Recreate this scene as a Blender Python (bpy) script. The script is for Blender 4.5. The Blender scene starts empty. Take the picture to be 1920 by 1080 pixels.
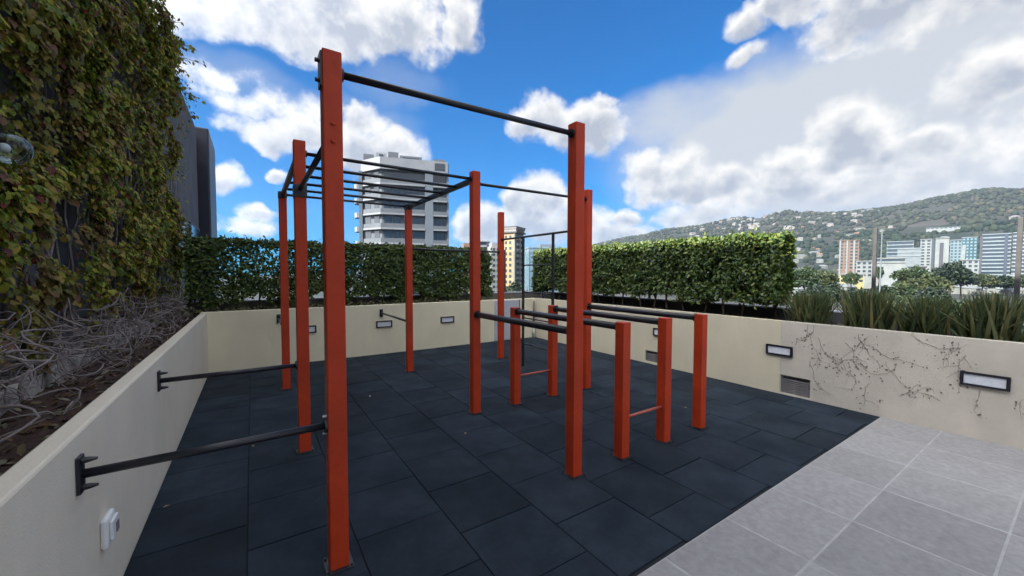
import bpy, math, random
import numpy as np
from mathutils import Vector, Matrix, noise as mnoise
R = math.radians
rnd = random.Random(7)
NP = np.random.default_rng(11)
sc = bpy.context.scene
col = sc.collection

# ------------------------------------------------------------------ camera
CAM = Vector((-0.3637, -2.2593, 1.6))
_r = Vector((0.83275115, -0.55364298, 0.00222998)); _u = Vector((0.02036895, 0.03466212, 0.99919149)); _f = Vector((0.55327265, 0.83203244, -0.04014204))
cam = bpy.data.cameras.new('camera'); cam_o = bpy.data.objects.new('camera', cam); col.objects.link(cam_o)
cam.sensor_width = 36.0; cam.lens = 733.05 / 1920 * 36; cam.clip_start = 0.05; cam.clip_end = 20000
m = Matrix((( _r.x, _u.x, -_f.x, CAM.x), (_r.y, _u.y, -_f.y, CAM.y), (_r.z, _u.z, -_f.z, CAM.z), (0, 0, 0, 1)))
cam_o.matrix_world = m
sc.camera = cam_o

# ------------------------------------------------------------------ light and exposure
SUN_AZ, SUN_EL = 268.0, 36.0          # azimuth clockwise from +Y
sc.view_settings.view_transform = 'Standard'; sc.view_settings.look = 'None'
sc.view_settings.exposure = 2.9; sc.view_settings.gamma = 1.0; sc.view_settings.use_curve_mapping = False
sc.render.engine = 'CYCLES'
sc.cycles.use_denoising = True
sc.cycles.max_bounces = 6; sc.cycles.diffuse_bounces = 4; sc.cycles.glossy_bounces = 3; sc.cycles.transparent_max_bounces = 16; sc.cycles.volume_bounces = 0
sc.cycles.sample_clamp_indirect = 6

sun = bpy.data.lights.new('sun', 'SUN'); sun.energy = 2.0; sun.angle = R(0.55); sun.color = (1.0, 0.93, 0.82)
sun_o = bpy.data.objects.new('sun', sun); col.objects.link(sun_o)
sd = Vector((math.sin(R(SUN_AZ)) * math.cos(R(SUN_EL)), math.cos(R(SUN_AZ)) * math.cos(R(SUN_EL)), math.sin(R(SUN_EL))))
sun_o.rotation_euler = sd.to_track_quat('Z', 'Y').to_euler()

world = bpy.data.worlds.new('World'); sc.world = world; world.use_nodes = True
wt = world.node_tree; wt.nodes.clear()
class G:
    """tiny node-graph helper: values are floats or sockets"""
    def __init__(s, t): s.t = t
    def n(s, typ, **kw):
        nd = s.t.nodes.new(typ)
        for k, v in kw.items(): setattr(nd, k, v)
        return nd
    def put(s, sock, v):
        if isinstance(v, bpy.types.NodeSocket): s.t.links.new(v, sock)
        else: sock.default_value = v
    def m(s, op, a, b=None, c=None, clamp=False):
        nd = s.n('ShaderNodeMath', operation=op, use_clamp=clamp)
        s.put(nd.inputs[0], a)
        if b is not None: s.put(nd.inputs[1], b)
        if c is not None: s.put(nd.inputs[2], c)
        return nd.outputs[0]
    def v(s, op, a, b=None, scale=None):
        nd = s.n('ShaderNodeVectorMath', operation=op)
        if op == 'MULTIPLY_ADD': nd.inputs[2].default_value = (1, 1, 1)
        s.put(nd.inputs[0], a)
        if b is not None: s.put(nd.inputs[1], b)
        if scale is not None: s.put(nd.inputs['Scale'], scale)
        return nd.outputs[0]
    def noise(s, vec, scale, detail=4, rough=0.55, dist=0.0, lac=2.0):
        nd = s.n('ShaderNodeTexNoise'); s.put(nd.inputs['Vector'], vec)
        nd.inputs['Scale'].default_value = scale; nd.inputs['Detail'].default_value = detail
        nd.inputs['Roughness'].default_value = rough; nd.inputs['Distortion'].default_value = dist
        nd.inputs['Lacunarity'].default_value = lac
        return nd.outputs['Fac']
    def sstep(s, x, a, b):
        nd = s.n('ShaderNodeMapRange', interpolation_type='SMOOTHSTEP')
        s.put(nd.inputs['Value'], x); s.put(nd.inputs['From Min'], a); s.put(nd.inputs['From Max'], b)
        return nd.outputs['Result']
    def rng(s, x, a, b, c, d):
        nd = s.n('ShaderNodeMapRange'); s.put(nd.inputs['Value'], x)
        for i, q in zip(('From Min', 'From Max', 'To Min', 'To Max'), (a, b, c, d)): nd.inputs[i].default_value = q
        return nd.outputs['Result']
    def mix(s, f, a, b, blend='MIX'):
        nd = s.n('ShaderNodeMix', data_type='RGBA', blend_type=blend)
        s.put(nd.inputs[0], f)
        for i, q in ((6, a), (7, b)):
            if isinstance(q, tuple) and len(q) == 3: q = (*q, 1)
            s.put(nd.inputs[i], q)
        return nd.outputs[2]

g = G(wt)
SKY = 0.10
geo = g.n('ShaderNodeTexCoord'); dirv = g.v('NORMALIZE', geo.outputs['Generated'])
sep = g.n('ShaderNodeSeparateXYZ'); wt.links.new(dirv, sep.inputs[0])
RAD = 180 / math.pi
warp = g.n('ShaderNodeTexNoise'); wt.links.new(dirv, warp.inputs['Vector']); warp.inputs['Scale'].default_value = 9; warp.inputs['Detail'].default_value = 4
wv = g.v('SUBTRACT', warp.outputs['Color'], (0.5, 0.5, 0.5))
wsep = g.n('ShaderNodeSeparateXYZ'); wt.links.new(wv, wsep.inputs[0])
az0 = g.m('MULTIPLY', g.m('ARCTAN2', sep.outputs[0], sep.outputs[1]), RAD)
el0 = g.m('MULTIPLY', g.m('ARCSINE', sep.outputs[2]), RAD)
az = g.m('MULTIPLY_ADD', wsep.outputs[0], 7.0, az0)
el = g.m('MULTIPLY_ADD', wsep.outputs[1], 5.0, el0)
nish = g.n('ShaderNodeTexSky', sky_type='NISHITA'); nish.sun_disc = False
nish.sun_elevation = R(SUN_EL); nish.sun_rotation = R(SUN_AZ)
nish.altitude = 700; nish.air_density = 1.0; nish.dust_density = 0.5; nish.ozone_density = 2.5
nz_ = g.v('DIVIDE', nish.outputs[0], g.v('MULTIPLY_ADD', nish.outputs[0], (0.05, 0.09, 0.08)))
sky = g.mix(1.0, nz_, (0.012, 0.168, 0.322), 'MULTIPLY')
# cumulus heaps: (azimuth, elevation of heart, half width, height above, depth below, strength)
BL = [(5.5, 30.0, 15.0, 9.0, 4.4, 1.15), (19.0, 31.5, 8.0, 6.0, 4.5, 1.05), (26.0, 32.0, 2.8, 4.5, 3.6, 1.0), (-4, 27.5, 6.0, 6.0, 3.0, .9),
      (5.5, 16.6, 8.0, 2.6, 2.0, 1.0), (15.5, 15.6, 6.0, 4.4, 3.6, 1.2), (13.6, 19.4, 2.6, 2.6, 2.4, 1.0), (3.0, 19.5, 7.0, 2.0, 1.6, .42), (-3.0, 21.5, 5.0, 1.2, 1.2, .42),
      (38.0, 20.6, 5.2, 3.8, 2.6, 1.1), (44.5, 19.8, 6.0, 3.6, 3.8, 1.15), (47.5, 22.6, 1.6, .8, .8, .6),
      (37.2, 10.0, 4.6, 5.0, 3.5, 1.2), (29.5, 7.0, 5.0, 3.4, 3, 1.1), (42.5, 7.0, 5.5, 3.2, 3, 1.1), (49.5, 7.4, 2.0, 1.8, 1.2, .95), (49.5, 5.2, 5.0, 1.8, 2, 1.0),
      (55.2, 11.2, 5.6, 5.2, 2.6, 1.2), (61.0, 10.8, 5.5, 3.0, 3.0, 1.1), (58.0, 7.2, 7.0, 1.8, 1.5, .8), (64.0, 8.0, 5.0, 1.5, 1.4, .7),
      (74.2, 13.6, 5.0, 4.6, 2.8, 1.2), (80.0, 12.2, 3.6, 2.4, 2.2, .9), (68.5, 12.6, 3.2, 2.2, 2.0, .85), (76.5, 9.0, 9.0, 2.4, 2.2, .75),
      (84.0, 17.5, 5.0, 3.4, 3.0, .8), (87.0, 11.0, 5.0, 4.0, 3.0, .9), (70.0, 10.0, 5.0, 2, 2, .7),
      (69.0, 29.5, 3.0, 4.5, 3.4, 1.0), (64.5, 28.4, 2.6, 1.8, 1.6, .62), (78.0, 27.0, 9.0, 5.0, 3.4, 1.05), (86.0, 24.0, 9.0, 5.0, 3.0, .9), (64.0, 25.2, 2.6, 1.0, 1.0, .5),
      (-2.6, 10.4, 2.2, 2.0, 1.6, .75), (0.7, 6.4, 2.6, 1.0, .8, .75), (-.6, 5.2, 4.0, .9, .8, .6), (3.5, 11.8, 1.4, .8, .7, .5)]
F = None; wsum = None; vsum = None
for a0, e0, ra, rt, rb, st in BL:
    uu = g.m('MULTIPLY_ADD', az, 1 / ra, -a0 / ra)
    vv = g.m('SUBTRACT', el, e0)
    vt = g.m('MULTIPLY', vv, 1 / rt); vb = g.m('MULTIPLY', vv, -1 / rb)
    ve = g.m('MAXIMUM', vt, vb)
    r2 = g.m('MULTIPLY_ADD', ve, ve, g.m('MULTIPLY', uu, uu))
    fi = g.m('MULTIPLY_ADD', r2, -st, st)
    w = g.m('MAXIMUM', g.m('ADD', fi, 0.35), 0.0)
    top = g.m('SUBTRACT', vt, g.m('MULTIPLY', g.m('MAXIMUM', vb, 0), .0))
    F = fi if F is None else g.m('MAXIMUM', F, fi)
    wsum = w if wsum is None else g.m('ADD', wsum, w)
    vsum = g.m('MULTIPLY', w, top) if vsum is None else g.m('MULTIPLY_ADD', w, top, vsum)
topness = g.m('DIVIDE', vsum, g.m('ADD', wsum, 0.02))
# the rest of the dome: broken cumulus from noise, unseen cover raised to brighten the terrace
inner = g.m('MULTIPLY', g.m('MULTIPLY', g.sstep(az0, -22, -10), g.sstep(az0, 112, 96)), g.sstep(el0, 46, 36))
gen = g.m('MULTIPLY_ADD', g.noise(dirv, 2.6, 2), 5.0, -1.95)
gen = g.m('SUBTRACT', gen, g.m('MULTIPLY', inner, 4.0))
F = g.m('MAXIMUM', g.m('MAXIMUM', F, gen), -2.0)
puff = g.noise(dirv, 9.5, 6, .58)
puff2 = g.noise(g.v('ADD', dirv, (-0.016, -0.004, 0.022)), 9.5, 4, .58)
bill = g.noise(dirv, 36, 3, .6)
dens = g.m('ADD', F, g.m('MULTIPLY_ADD', puff, 3.4, -1.72))
dens = g.m('MULTIPLY_ADD', g.m('SUBTRACT', bill, .5), .5, dens)
alpha = g.sstep(dens, -0.42, 0.62)
thick = g.sstep(dens, .05, 1.3)
relief = g.m('MULTIPLY', g.m('SUBTRACT', puff, puff2), 3.6)
lit = g.m('ADD', g.m('MULTIPLY_ADD', topness, 0.66, 0.84), relief)
lit = g.m('SUBTRACT', lit, g.m('MULTIPLY', thick, 0.80))
lit = g.m('MULTIPLY_ADD', g.m('SUBTRACT', bill, .5), .22, lit, clamp=True)
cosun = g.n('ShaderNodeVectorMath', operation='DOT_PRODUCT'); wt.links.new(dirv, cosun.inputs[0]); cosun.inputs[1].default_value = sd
sunward_fill = g.m('MULTIPLY_ADD', g.m('POWER', g.m('MULTIPLY_ADD', cosun.outputs['Value'], .5, .5), 7.0), 7.4, .82)   # forward scattering, boosted: unseen sunward clouds brightened to fill the terrace shade
ccol = g.mix(lit, (0.080 / SKY, 0.086 / SKY, 0.099 / SKY), (0.172 / SKY, 0.168 / SKY, 0.160 / SKY))
# high thin veil over the right half
VL = [(76, 14.5, 29, 12.0, 1.5), (61, 19.5, 16, 5.0, 1.0), (85, 21, 16, 8, 1.3), (10, 19.5, 11, 3.2, .35), (-2, 22, 9, 2.2, .3), (18, 24, 8, 3, .25), (60, 4, 50, 4.5, .4)]
V = None
for a0, e0, ra, re_, st in VL:
    uu = g.m('MULTIPLY_ADD', az, 1 / ra, -a0 / ra); vv = g.m('MULTIPLY_ADD', el, 1 / re_, -e0 / re_)
    q = g.m('MULTIPLY', g.sstep(g.m('MULTIPLY_ADD', vv, vv, g.m('MULTIPLY', uu, uu)), 1.25, 0.05), st)
    V = q if V is None else g.m('MAXIMUM', V, q)
vn = g.noise(g.v('MULTIPLY', dirv, (1, 1, 2.2)), 6, 4, .6)
V = g.m('MULTIPLY', V, g.rng(vn, .3, .6, .70, 1.0), clamp=True)
sky2 = g.mix(V, sky, (0.086 / SKY, 0.091 / SKY, 0.099 / SKY))
sky3 = g.mix(g.m('MULTIPLY', alpha, .97), sky2, g.v('SCALE', ccol, scale=sunward_fill))
bg = g.n('ShaderNodeBackground'); wt.links.new(sky3, bg.inputs[0]); bg.inputs[1].default_value = SKY
wo = g.n('ShaderNodeOutputWorld'); wt.links.new(bg.outputs[0], wo.inputs[0])
world.cycles.sampling_method = 'MANUAL'; world.cycles.sample_map_resolution = 512

# ------------------------------------------------------------------ materials
MATS = {}
def mat(name, c1, c2=None, rough=.7, scale=6.0, detail=5, bump=0.0, bscale=60.0, metal=0.0, spec=.5, objvar=0.0, island=None, trans=0.0, mid=(.35, .65), coord='Object', coat=0.0, streak=0.0, patch=None):
    if name in MATS: return MATS[name]
    M = bpy.data.materials.new(name); M.use_nodes = True; t = M.node_tree; b = t.nodes['Principled BSDF']; q = G(t)
    tc = q.n('ShaderNodeNewGeometry').outputs['Position'] if coord == 'World' else q.n('ShaderNodeTexCoord').outputs[coord]
    base = (*c1, 1)
    if island:
        ge = q.n('ShaderNodeNewGeometry'); ra = q.n('ShaderNodeValToRGB'); t.links.new(ge.outputs['Random Per Island'], ra.inputs[0])
        cr = ra.color_ramp
        while len(cr.elements) < len(island): cr.elements.new(.5)
        for e, (p_, c_) in zip(cr.elements, island): e.position = p_; e.color = (*c_, 1)
        base = ra.outputs[0]
        if patch: base = q.mix(q.rng(q.noise(tc, patch[0], 5, .65), .50, .66, 0, patch[1]), base, patch[2])
    elif c2:
        f = q.rng(q.noise(tc, scale, detail), mid[0], mid[1], 0, 1)
        base = q.mix(f, c1, c2)
    if objvar:
        oi = q.n('ShaderNodeObjectInfo')
        base = q.mix(1.0, base, q.n('ShaderNodeCombineColor').outputs[0], 'MULTIPLY')
        cc = [n for n in t.nodes if n.bl_idname == 'ShaderNodeCombineColor'][-1]
        k = q.rng(oi.outputs['Random'], 0, 1, 1 - objvar, 1 + objvar)
        for i in range(3): t.links.new(k, cc.inputs[i])
    if streak:
        sn = q.noise(q.v('MULTIPLY', tc, (2.4, 2.4, .8)), 2.2, 7, .62); sp = q.noise(tc, 26, 4, .65)
        k1 = q.rng(sn, .38, .66, 1 - streak, 1.0); k2 = q.rng(sp, .30, .52, 1 - streak * .7, 1.0); kk = q.m('MULTIPLY', k1, k2)
        cs = q.n('ShaderNodeCombineColor')
        for i in range(3): t.links.new(kk, cs.inputs[i])
        base = q.mix(1.0, base, cs.outputs[0], 'MULTIPLY')
    q.put(b.inputs['Base Color'], base)
    b.inputs['Roughness'].default_value = rough; b.inputs['Metallic'].default_value = metal
    b.inputs['Specular IOR Level'].default_value = spec
    b.inputs['Coat Weight'].default_value = coat
    if bump:
        bn = q.n('ShaderNodeBump'); bn.inputs['Strength'].default_value = bump; bn.inputs['Distance'].default_value = .01
        t.links.new(q.noise(tc, bscale, 4, .6), bn.inputs['Height']); t.links.new(bn.outputs[0], b.inputs['Normal'])
    if trans:
        tr = q.n('ShaderNodeBsdfTranslucent'); q.put(tr.inputs[0], base)
        mx = q.n('ShaderNodeMixShader'); mx.inputs[0].default_value = trans
        t.links.new(b.outputs[0], mx.inputs[1]); t.links.new(tr.outputs[0], mx.inputs[2])
        t.links.new(mx.outputs[0], t.nodes['Material Output'].inputs[0])
    MATS[name] = M
    return M
def glass(name, tint, refl=.12, rough=.02):
    M = bpy.data.materials.new(name); M.use_nodes = True; t = M.node_tree; t.nodes.remove(t.nodes['Principled BSDF']); q = G(t)
    tr = q.n('ShaderNodeBsdfTransparent'); tr.inputs[0].default_value = (*tint, 1)
    gl = q.n('ShaderNodeBsdfGlossy'); gl.inputs['Roughness'].default_value = rough; gl.inputs[0].default_value = (.9, .95, 1, 1)
    lw = q.n('ShaderNodeFresnel'); lw.inputs[0].default_value = 1.45
    mx = q.n('ShaderNodeMixShader'); t.links.new(q.m('ADD', q.m('MULTIPLY', lw.outputs[0], .8), refl, clamp=True), mx.inputs[0])
    t.links.new(tr.outputs[0], mx.inputs[1]); t.links.new(gl.outputs[0], mx.inputs[2]); t.links.new(mx.outputs[0], t.nodes['Material Output'].inputs[0])
    return M
m_red = mat('orange_red_paint', (.58, .056, .014), (.47, .044, .012), rough=.48, spec=.3, scale=3, streak=.16, bump=.05, bscale=90)
m_pink = mat('worn_red_paint', (.50, .13, .09), (.42, .09, .06), rough=.4, scale=20)
m_black = mat('black_paint', (.012, .013, .019), (.02, .021, .028), rough=.36, scale=20)
m_bolt = mat('zinc_bolt', (.35, .35, .36), rough=.35, metal=.8)
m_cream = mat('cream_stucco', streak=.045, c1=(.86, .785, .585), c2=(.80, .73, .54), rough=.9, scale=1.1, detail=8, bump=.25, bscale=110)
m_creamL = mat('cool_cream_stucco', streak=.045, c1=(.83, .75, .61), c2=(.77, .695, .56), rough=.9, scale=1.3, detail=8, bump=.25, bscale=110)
m_creamR = mat('dimmed_cream_stucco', streak=.045, c1=(.68, .615, .455), c2=(.62, .56, .42), rough=.9, scale=1.1, detail=8, bump=.25, bscale=110)  # back wall's cream darkened to offset the stronger sky light on this wall
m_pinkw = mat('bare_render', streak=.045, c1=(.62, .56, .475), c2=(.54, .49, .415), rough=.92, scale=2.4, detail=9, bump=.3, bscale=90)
m_pale = mat('pale_grey_metal', (.52, .54, .60), (.46, .48, .55), rough=.45, scale=3)
m_rubber = mat('rubber', (.0080, .0165, .0285), (.030, .0455, .065), rough=.88, scale=2.1, detail=12, bump=.8, bscale=240, objvar=.24, spec=.25, streak=.22, coord='World', mid=(.30, .74))
m_gap = mat('tile_joint', (.010, .013, .018), rough=.95)
m_pave = mat('grey_paving', (.27, .262, .262), (.325, .317, .316), rough=.7, scale=22, detail=10, bump=.3, bscale=160, objvar=.10, streak=.10, coord='World')
m_grout = mat('grout', (.40, .395, .395), (.32, .315, .315), rough=.9, scale=9)
m_soil = mat('soil', (.026, .014, .011), (.085, .042, .030), rough=.95, scale=30, bump=1.0, bscale=45)
m_conc = mat('concrete', (.56, .52, .46), (.36, .33, .29), rough=.9, scale=5, detail=9, bump=.35, bscale=60)
m_dkconc = mat('dark_concrete', (.045, .045, .05), (.085, .083, .08), rough=.85, scale=4)
m_bldg = mat('grey_render', (.10, .105, .125), (.07, .074, .09), rough=.9, scale=1.2, detail=7, bump=.2, bscale=50)
m_dkclad = mat('dark_cladding', (.012, .013, .03), (.02, .02, .038), rough=.4, scale=2)
m_win = mat('window_glass', (.02, .028, .04), rough=.12, spec=.7)
m_frame = mat('dark_frame', (.012, .012, .02), rough=.5)
m_diff = mat('frosted_diffuser', (.72, .74, .80), (.62, .64, .7), rough=.45, scale=30)
m_vent = mat('vent_metal', (.20, .19, .19), (.13, .12, .12), rough=.7, scale=12)
m_white = mat('white_plastic', (.78, .79, .80), rough=.4)
m_alu = mat('brushed_aluminium', (.15, .16, .17), (.11, .12, .13), rough=.45, metal=.5, scale=14)
m_rail = mat('dark_grey_metal', (.035, .037, .04), (.05, .052, .055), rough=.5, scale=14)
m_glass = glass('rail_glass', (.90, .95, .95), .0)
m_clear = glass('lamp_glass', (.80, .86, .87), .0)
m_bark = mat('bark', (.10, .075, .05), (.05, .038, .028), rough=.9, scale=30, bump=.5, bscale=90)
m_vine = mat('dry_vine', (.30, .255, .245), (.15, .125, .118), rough=.85, scale=14)
m_dead = mat('dead_creeper_stem', (.15, .12, .11), (.24, .195, .175), rough=.9, scale=18)
m_litter = mat('leaf_litter', (.1, .05, .03), rough=.8, island=[(0, (.05, .03, .018)), (.4, (.16, .09, .04)), (.7, (.10, .10, .05)), (1, (.25, .20, .15))])
m_ivy = mat('ivy_leaf', (.06, .09, .02), patch=(1.5, .75, (.15, .075, .045)), rough=.55, spec=.25, trans=.22, island=[(0, (.075, .125, .02)), (.28, (.165, .225, .024)), (.55, (.31, .32, .032)), (.76, (.40, .30, .045)), (.88, (.23, .135, .055)), (.97, (.16, .06, .045)), (1, (.22, .03, .03))])
m_hedge = mat('hedge_leaf', (.03, .07, .015), patch=(2.2, .45, (.035, .06, .02)), rough=.42, spec=.35, trans=.16, island=[(0, (.022, .05, .016)), (.4, (.055, .095, .022)), (.75, (.098, .148, .03)), (1, (.175, .21, .045))])
m_iris = mat('iris_blade', (.05, .08, .03), rough=.5, trans=.18, island=[(0, (.035, .062, .028)), (.5, (.075, .105, .038)), (.85, (.13, .135, .05)), (1, (.21, .18, .08))])

# ------------------------------------------------------------------ mesh helpers
class MB:
    def __init__(s): s.v = []; s.f = []
    def box(s, x0, x1, y0, y1, z0, z1):
        k = len(s.v)
        s.v += [(x0, y0, z0), (x1, y0, z0), (x1, y1, z0), (x0, y1, z0), (x0, y0, z1), (x1, y0, z1), (x1, y1, z1), (x0, y1, z1)]
        s.f += [tuple(k + i for i in q) for q in ((3, 2, 1, 0), (4, 5, 6, 7), (0, 1, 5, 4), (1, 2, 6, 5), (2, 3, 7, 6), (3, 0, 4, 7))]
        return s
    def prism(s, poly, z0, z1):
        k = len(s.v); n = len(poly)
        s.v += [(x, y, z0) for x, y in poly] + [(x, y, z1) for x, y in poly]
        s.f += [tuple(k + i for i in reversed(range(n))), tuple(k + n + i for i in range(n))]
        s.f += [(k + i, k + (i + 1) % n, k + n + (i + 1) % n, k + n + i) for i in range(n)]
        return s
    def tube(s, pts, rad, n=8, caps=True):
        pts = [Vector(p) for p in pts]; k0 = len(s.v)
        if not hasattr(rad, '__len__'): rad = [rad] * len(pts)
        ref = None
        for i, p in enumerate(pts):
            t = (pts[min(i + 1, len(pts) - 1)] - pts[max(i - 1, 0)]).normalized()
            if ref is None: ref = t.orthogonal().normalized()
            a = (ref - t * ref.dot(t)).normalized(); ref = a; b = t.cross(a)
            for j in range(n):
                w = 2 * math.pi * j / n
                s.v.append(tuple(p + (a * math.cos(w) + b * math.sin(w)) * rad[i]))
        for i in range(len(pts) - 1):
            for j in range(n):
                a = k0 + i * n + j; b = k0 + i * n + (j + 1) % n
                s.f.append((a, b, b + n, a + n))
        if caps:
            s.f.append(tuple(k0 + j for j in reversed(range(n)))); e = k0 + (len(pts) - 1) * n
            s.f.append(tuple(e + j for j in range(n)))
        return s
    def sphere(s, c, r, seg=14, rings=9, sz=1.0):
        pts = [(c[0], c[1], c[2] - r * sz * math.cos(math.pi * i / rings)) for i in range(rings + 1)]
        k0 = len(s.v)
        for i in range(rings + 1):
            rr = r * math.sin(math.pi * i / rings)
            for j in range(seg):
                w = 2 * math.pi * j / seg; s.v.append((c[0] + rr * math.cos(w), c[1] + rr * math.sin(w), pts[i][2]))
        for i in range(rings):
            for j in range(seg):
                a = k0 + i * seg + j; b = k0 + i * seg + (j + 1) % seg; s.f.append((a, b, b + seg, a + seg))
        return s
    def mesh(s, name, mt=None, smooth=False):
        me = bpy.data.meshes.new(name); me.from_pydata(s.v, [], s.f); me.update()
        if mt: me.materials.append(mt)
        if smooth: me.polygons.foreach_set('use_smooth', [True] * len(me.polygons))
        return me
def put(name, me, parent=None, loc=(0, 0, 0), rot=(0, 0, 0), bevel=0.0):
    if isinstance(me, tuple): me = me[0].mesh(name, me[1], *(me[2:]))
    o = bpy.data.objects.new(name, me); col.objects.link(o)
    o.location = loc; o.rotation_euler = rot
    if parent: o.parent = parent
    if bevel:
        b = o.modifiers.new('bevel', 'BEVEL'); b.width = bevel; b.segments = 2; b.limit_method = 'ANGLE'
    return o
def tag(o, label=None, cat=None, group=None, kind=None):
    for k, v in (('label', label), ('category', cat), ('group', group), ('kind', kind)):
        if v: o[k] = v
    return o
def root(name, loc=(0, 0, 0), rz=0.0):
    o = bpy.data.objects.new(name, None); col.objects.link(o); o.location = loc; o.rotation_euler = (0, 0, rz); o.empty_display_size = .1
    return o
def copy_tree(o, parent=None):
    c = o.copy(); col.objects.link(c); c.parent = parent
    for ch in list(o.children): copy_tree(ch, c)
    return c
def scatter_mesh(name, tv, tf, pos, nrm, tip, scl, mt):
    """many small leaf faces in one mesh: template tv/tf placed at pos with normal nrm and tip direction tip"""
    tv = np.array(tv, float); n = len(pos)
    nz = nrm / (np.linalg.norm(nrm, axis=1, keepdims=True) + 1e-9)
    tx = tip - nz * np.sum(tip * nz, axis=1, keepdims=True); tx /= np.linalg.norm(tx, axis=1, keepdims=True) + 1e-9
    ty = np.cross(nz, tx)
    V = pos[:, None, :] + scl[:, None, None] * (tv[None, :, 0:1] * tx[:, None, :] + tv[None, :, 1:2] * ty[:, None, :] + tv[None, :, 2:3] * nz[:, None, :])
    k = len(tv); verts = V.reshape(-1, 3)
    me = bpy.data.meshes.new(name)
    lens = np.tile(np.array([len(f) for f in tf]), n)
    flat = np.array([i for f in tf for i in f]); idx = (np.arange(n)[:, None] * k + flat[None, :]).ravel()
    me.vertices.add(len(verts)); me.vertices.foreach_set('co', verts.astype(np.float32).ravel())
    me.loops.add(len(idx)); me.loops.foreach_set('vertex_index', idx.astype(np.int32))
    me.polygons.add(len(lens)); st = np.concatenate([[0], np.cumsum(lens)[:-1]])
    me.polygons.foreach_set('loop_start', st.astype(np.int32))
    me.update(calc_edges=True); me.validate(); me.materials.append(mt)
    return me
LEAF4 = ([(0, 0, 0), (.5, .24, .07), (1, 0, -.05), (.5, -.24, .07)], [(0, 2, 1), (0, 3, 2)])
LEAF6 = ([(0, 0, 0), (.3, .22, .05), (.7, .2, .05), (1, 0, -.06), (.7, -.2, .05), (.3, -.22, .05)], [(0, 3, 2, 1), (0, 5, 4, 3)])
IVY = ([(0, 0, 0), (-.10, .34, -.05), (.22, .40, .04), (.44, .46, -.06), (.60, .30, .03), (1, 0, -.12), (.60, -.30, .03), (.44, -.46, -.06), (.22, -.40, .04), (-.10, -.34, -.05)],
       [(0, 2, 1), (0, 4, 3, 2), (0, 5, 4), (0, 6, 5), (0, 8, 7, 6), (0, 9, 8)])
def polar(a, d): return CAM.x + d * math.sin(R(a)), CAM.y + d * math.cos(R(a))
def lerp(a, b, t): return a + (b - a) * t
def sst(a, b, x):
    t = min(1, max(0, (x - a) / (b - a))); return t * t * (3 - 2 * t)

# ------------------------------------------------------------------ terrain
SIL = [(0, 0.2), (28, 0.6), (38, 2.6), (45.9, 4.2), (50, 5.0), (55, 5.75), (59, 6.0), (63, 6.75), (66, 6.6), (68.8, 7.0), (71.5, 6.6), (74.5, 6.5), (77.9, 6.75), (80.9, 7.4), (83.9, 7.6), (86, 7.1), (95, 7.0), (115, 4.5), (140, 1.2), (170, .2), (360, .2)]
def sil(a):
    a %= 360
    for (a0, e0), (a1, e1) in zip(SIL, SIL[1:]):
        if a <= a1: return lerp(e0, e1, (a - a0) / (a1 - a0))
    return .2
GZ = -28.0
def ground_h(a, d):
    w = sst(35, 62, a) * (1 - sst(120, 160, a))
    near = GZ + (14 * sst(130, 430, d) + 8 * sst(430, 720, d)) * w
    x = d * math.sin(R(a)); y = d * math.cos(R(a))
    H = max(0, 2000 * math.tan(R(sil(a))))
    s = sst(760, 2050, d) ** 1.15 * (1 - .5 * sst(2100, 2900, d))
    nz = mnoise.noise((x / 240, y / 240, 3.1)) * 26 + mnoise.noise((x / 90, y / 90, 7.7)) * 9
    return near + (H + 6) * s + nz * s * (1 - s * .6) * min(1, H / 90)
azs = sorted(set([round(a, 2) for a in np.arange(36, 98, .3)] + list(range(0, 36, 3)) + list(range(99, 360, 3))))
rings = [0.5, 30, 80, 130, 180, 230, 280, 330, 380, 430, 500, 560] + list(np.arange(620, 2200, 28)) + [2300, 2500, 2900]
tv = []; tf = []
for d in rings:
    for a in azs:
        x, y = polar(a, d); tv.append((x, y, ground_h(a, d)))
na = len(azs)
for i in range(len(rings) - 1):
    for j in range(na):
        tf.append((i * na + j, (i + 1) * na + j, (i + 1) * na + (j + 1) % na, i * na + (j + 1) % na))
me = bpy.data.meshes.new('ground'); me.from_pydata(tv, [], tf); me.update()
me.materials.append(mat('hill_ground', (.010, .015, .013), (.028, .027, .025), rough=.95, scale=.012, detail=8, mid=(.4, .62)))
me.polygons.foreach_set('use_smooth', [True] * len(me.polygons))
tag(put('ground', me), kind='structure')

# ------------------------------------------------------------------ terrace
XL, XR, YB, YP, WH = -.9635, 5.447, 5.477, -.955, .95
YN = -6.0                                   # terrace reaches back behind the camera
tag(put('terrace_slab', (MB().box(-1.8, 6.4, YN, 6.42, -.6, -.03), m_conc)), kind='structure')
tb = put('terrace_building', (MB().box(-1.78, 6.36, YN + .03, 6.38, -30, -.6), m_conc)); tag(tb, 'concrete building carrying the roof terrace', 'building')
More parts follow.
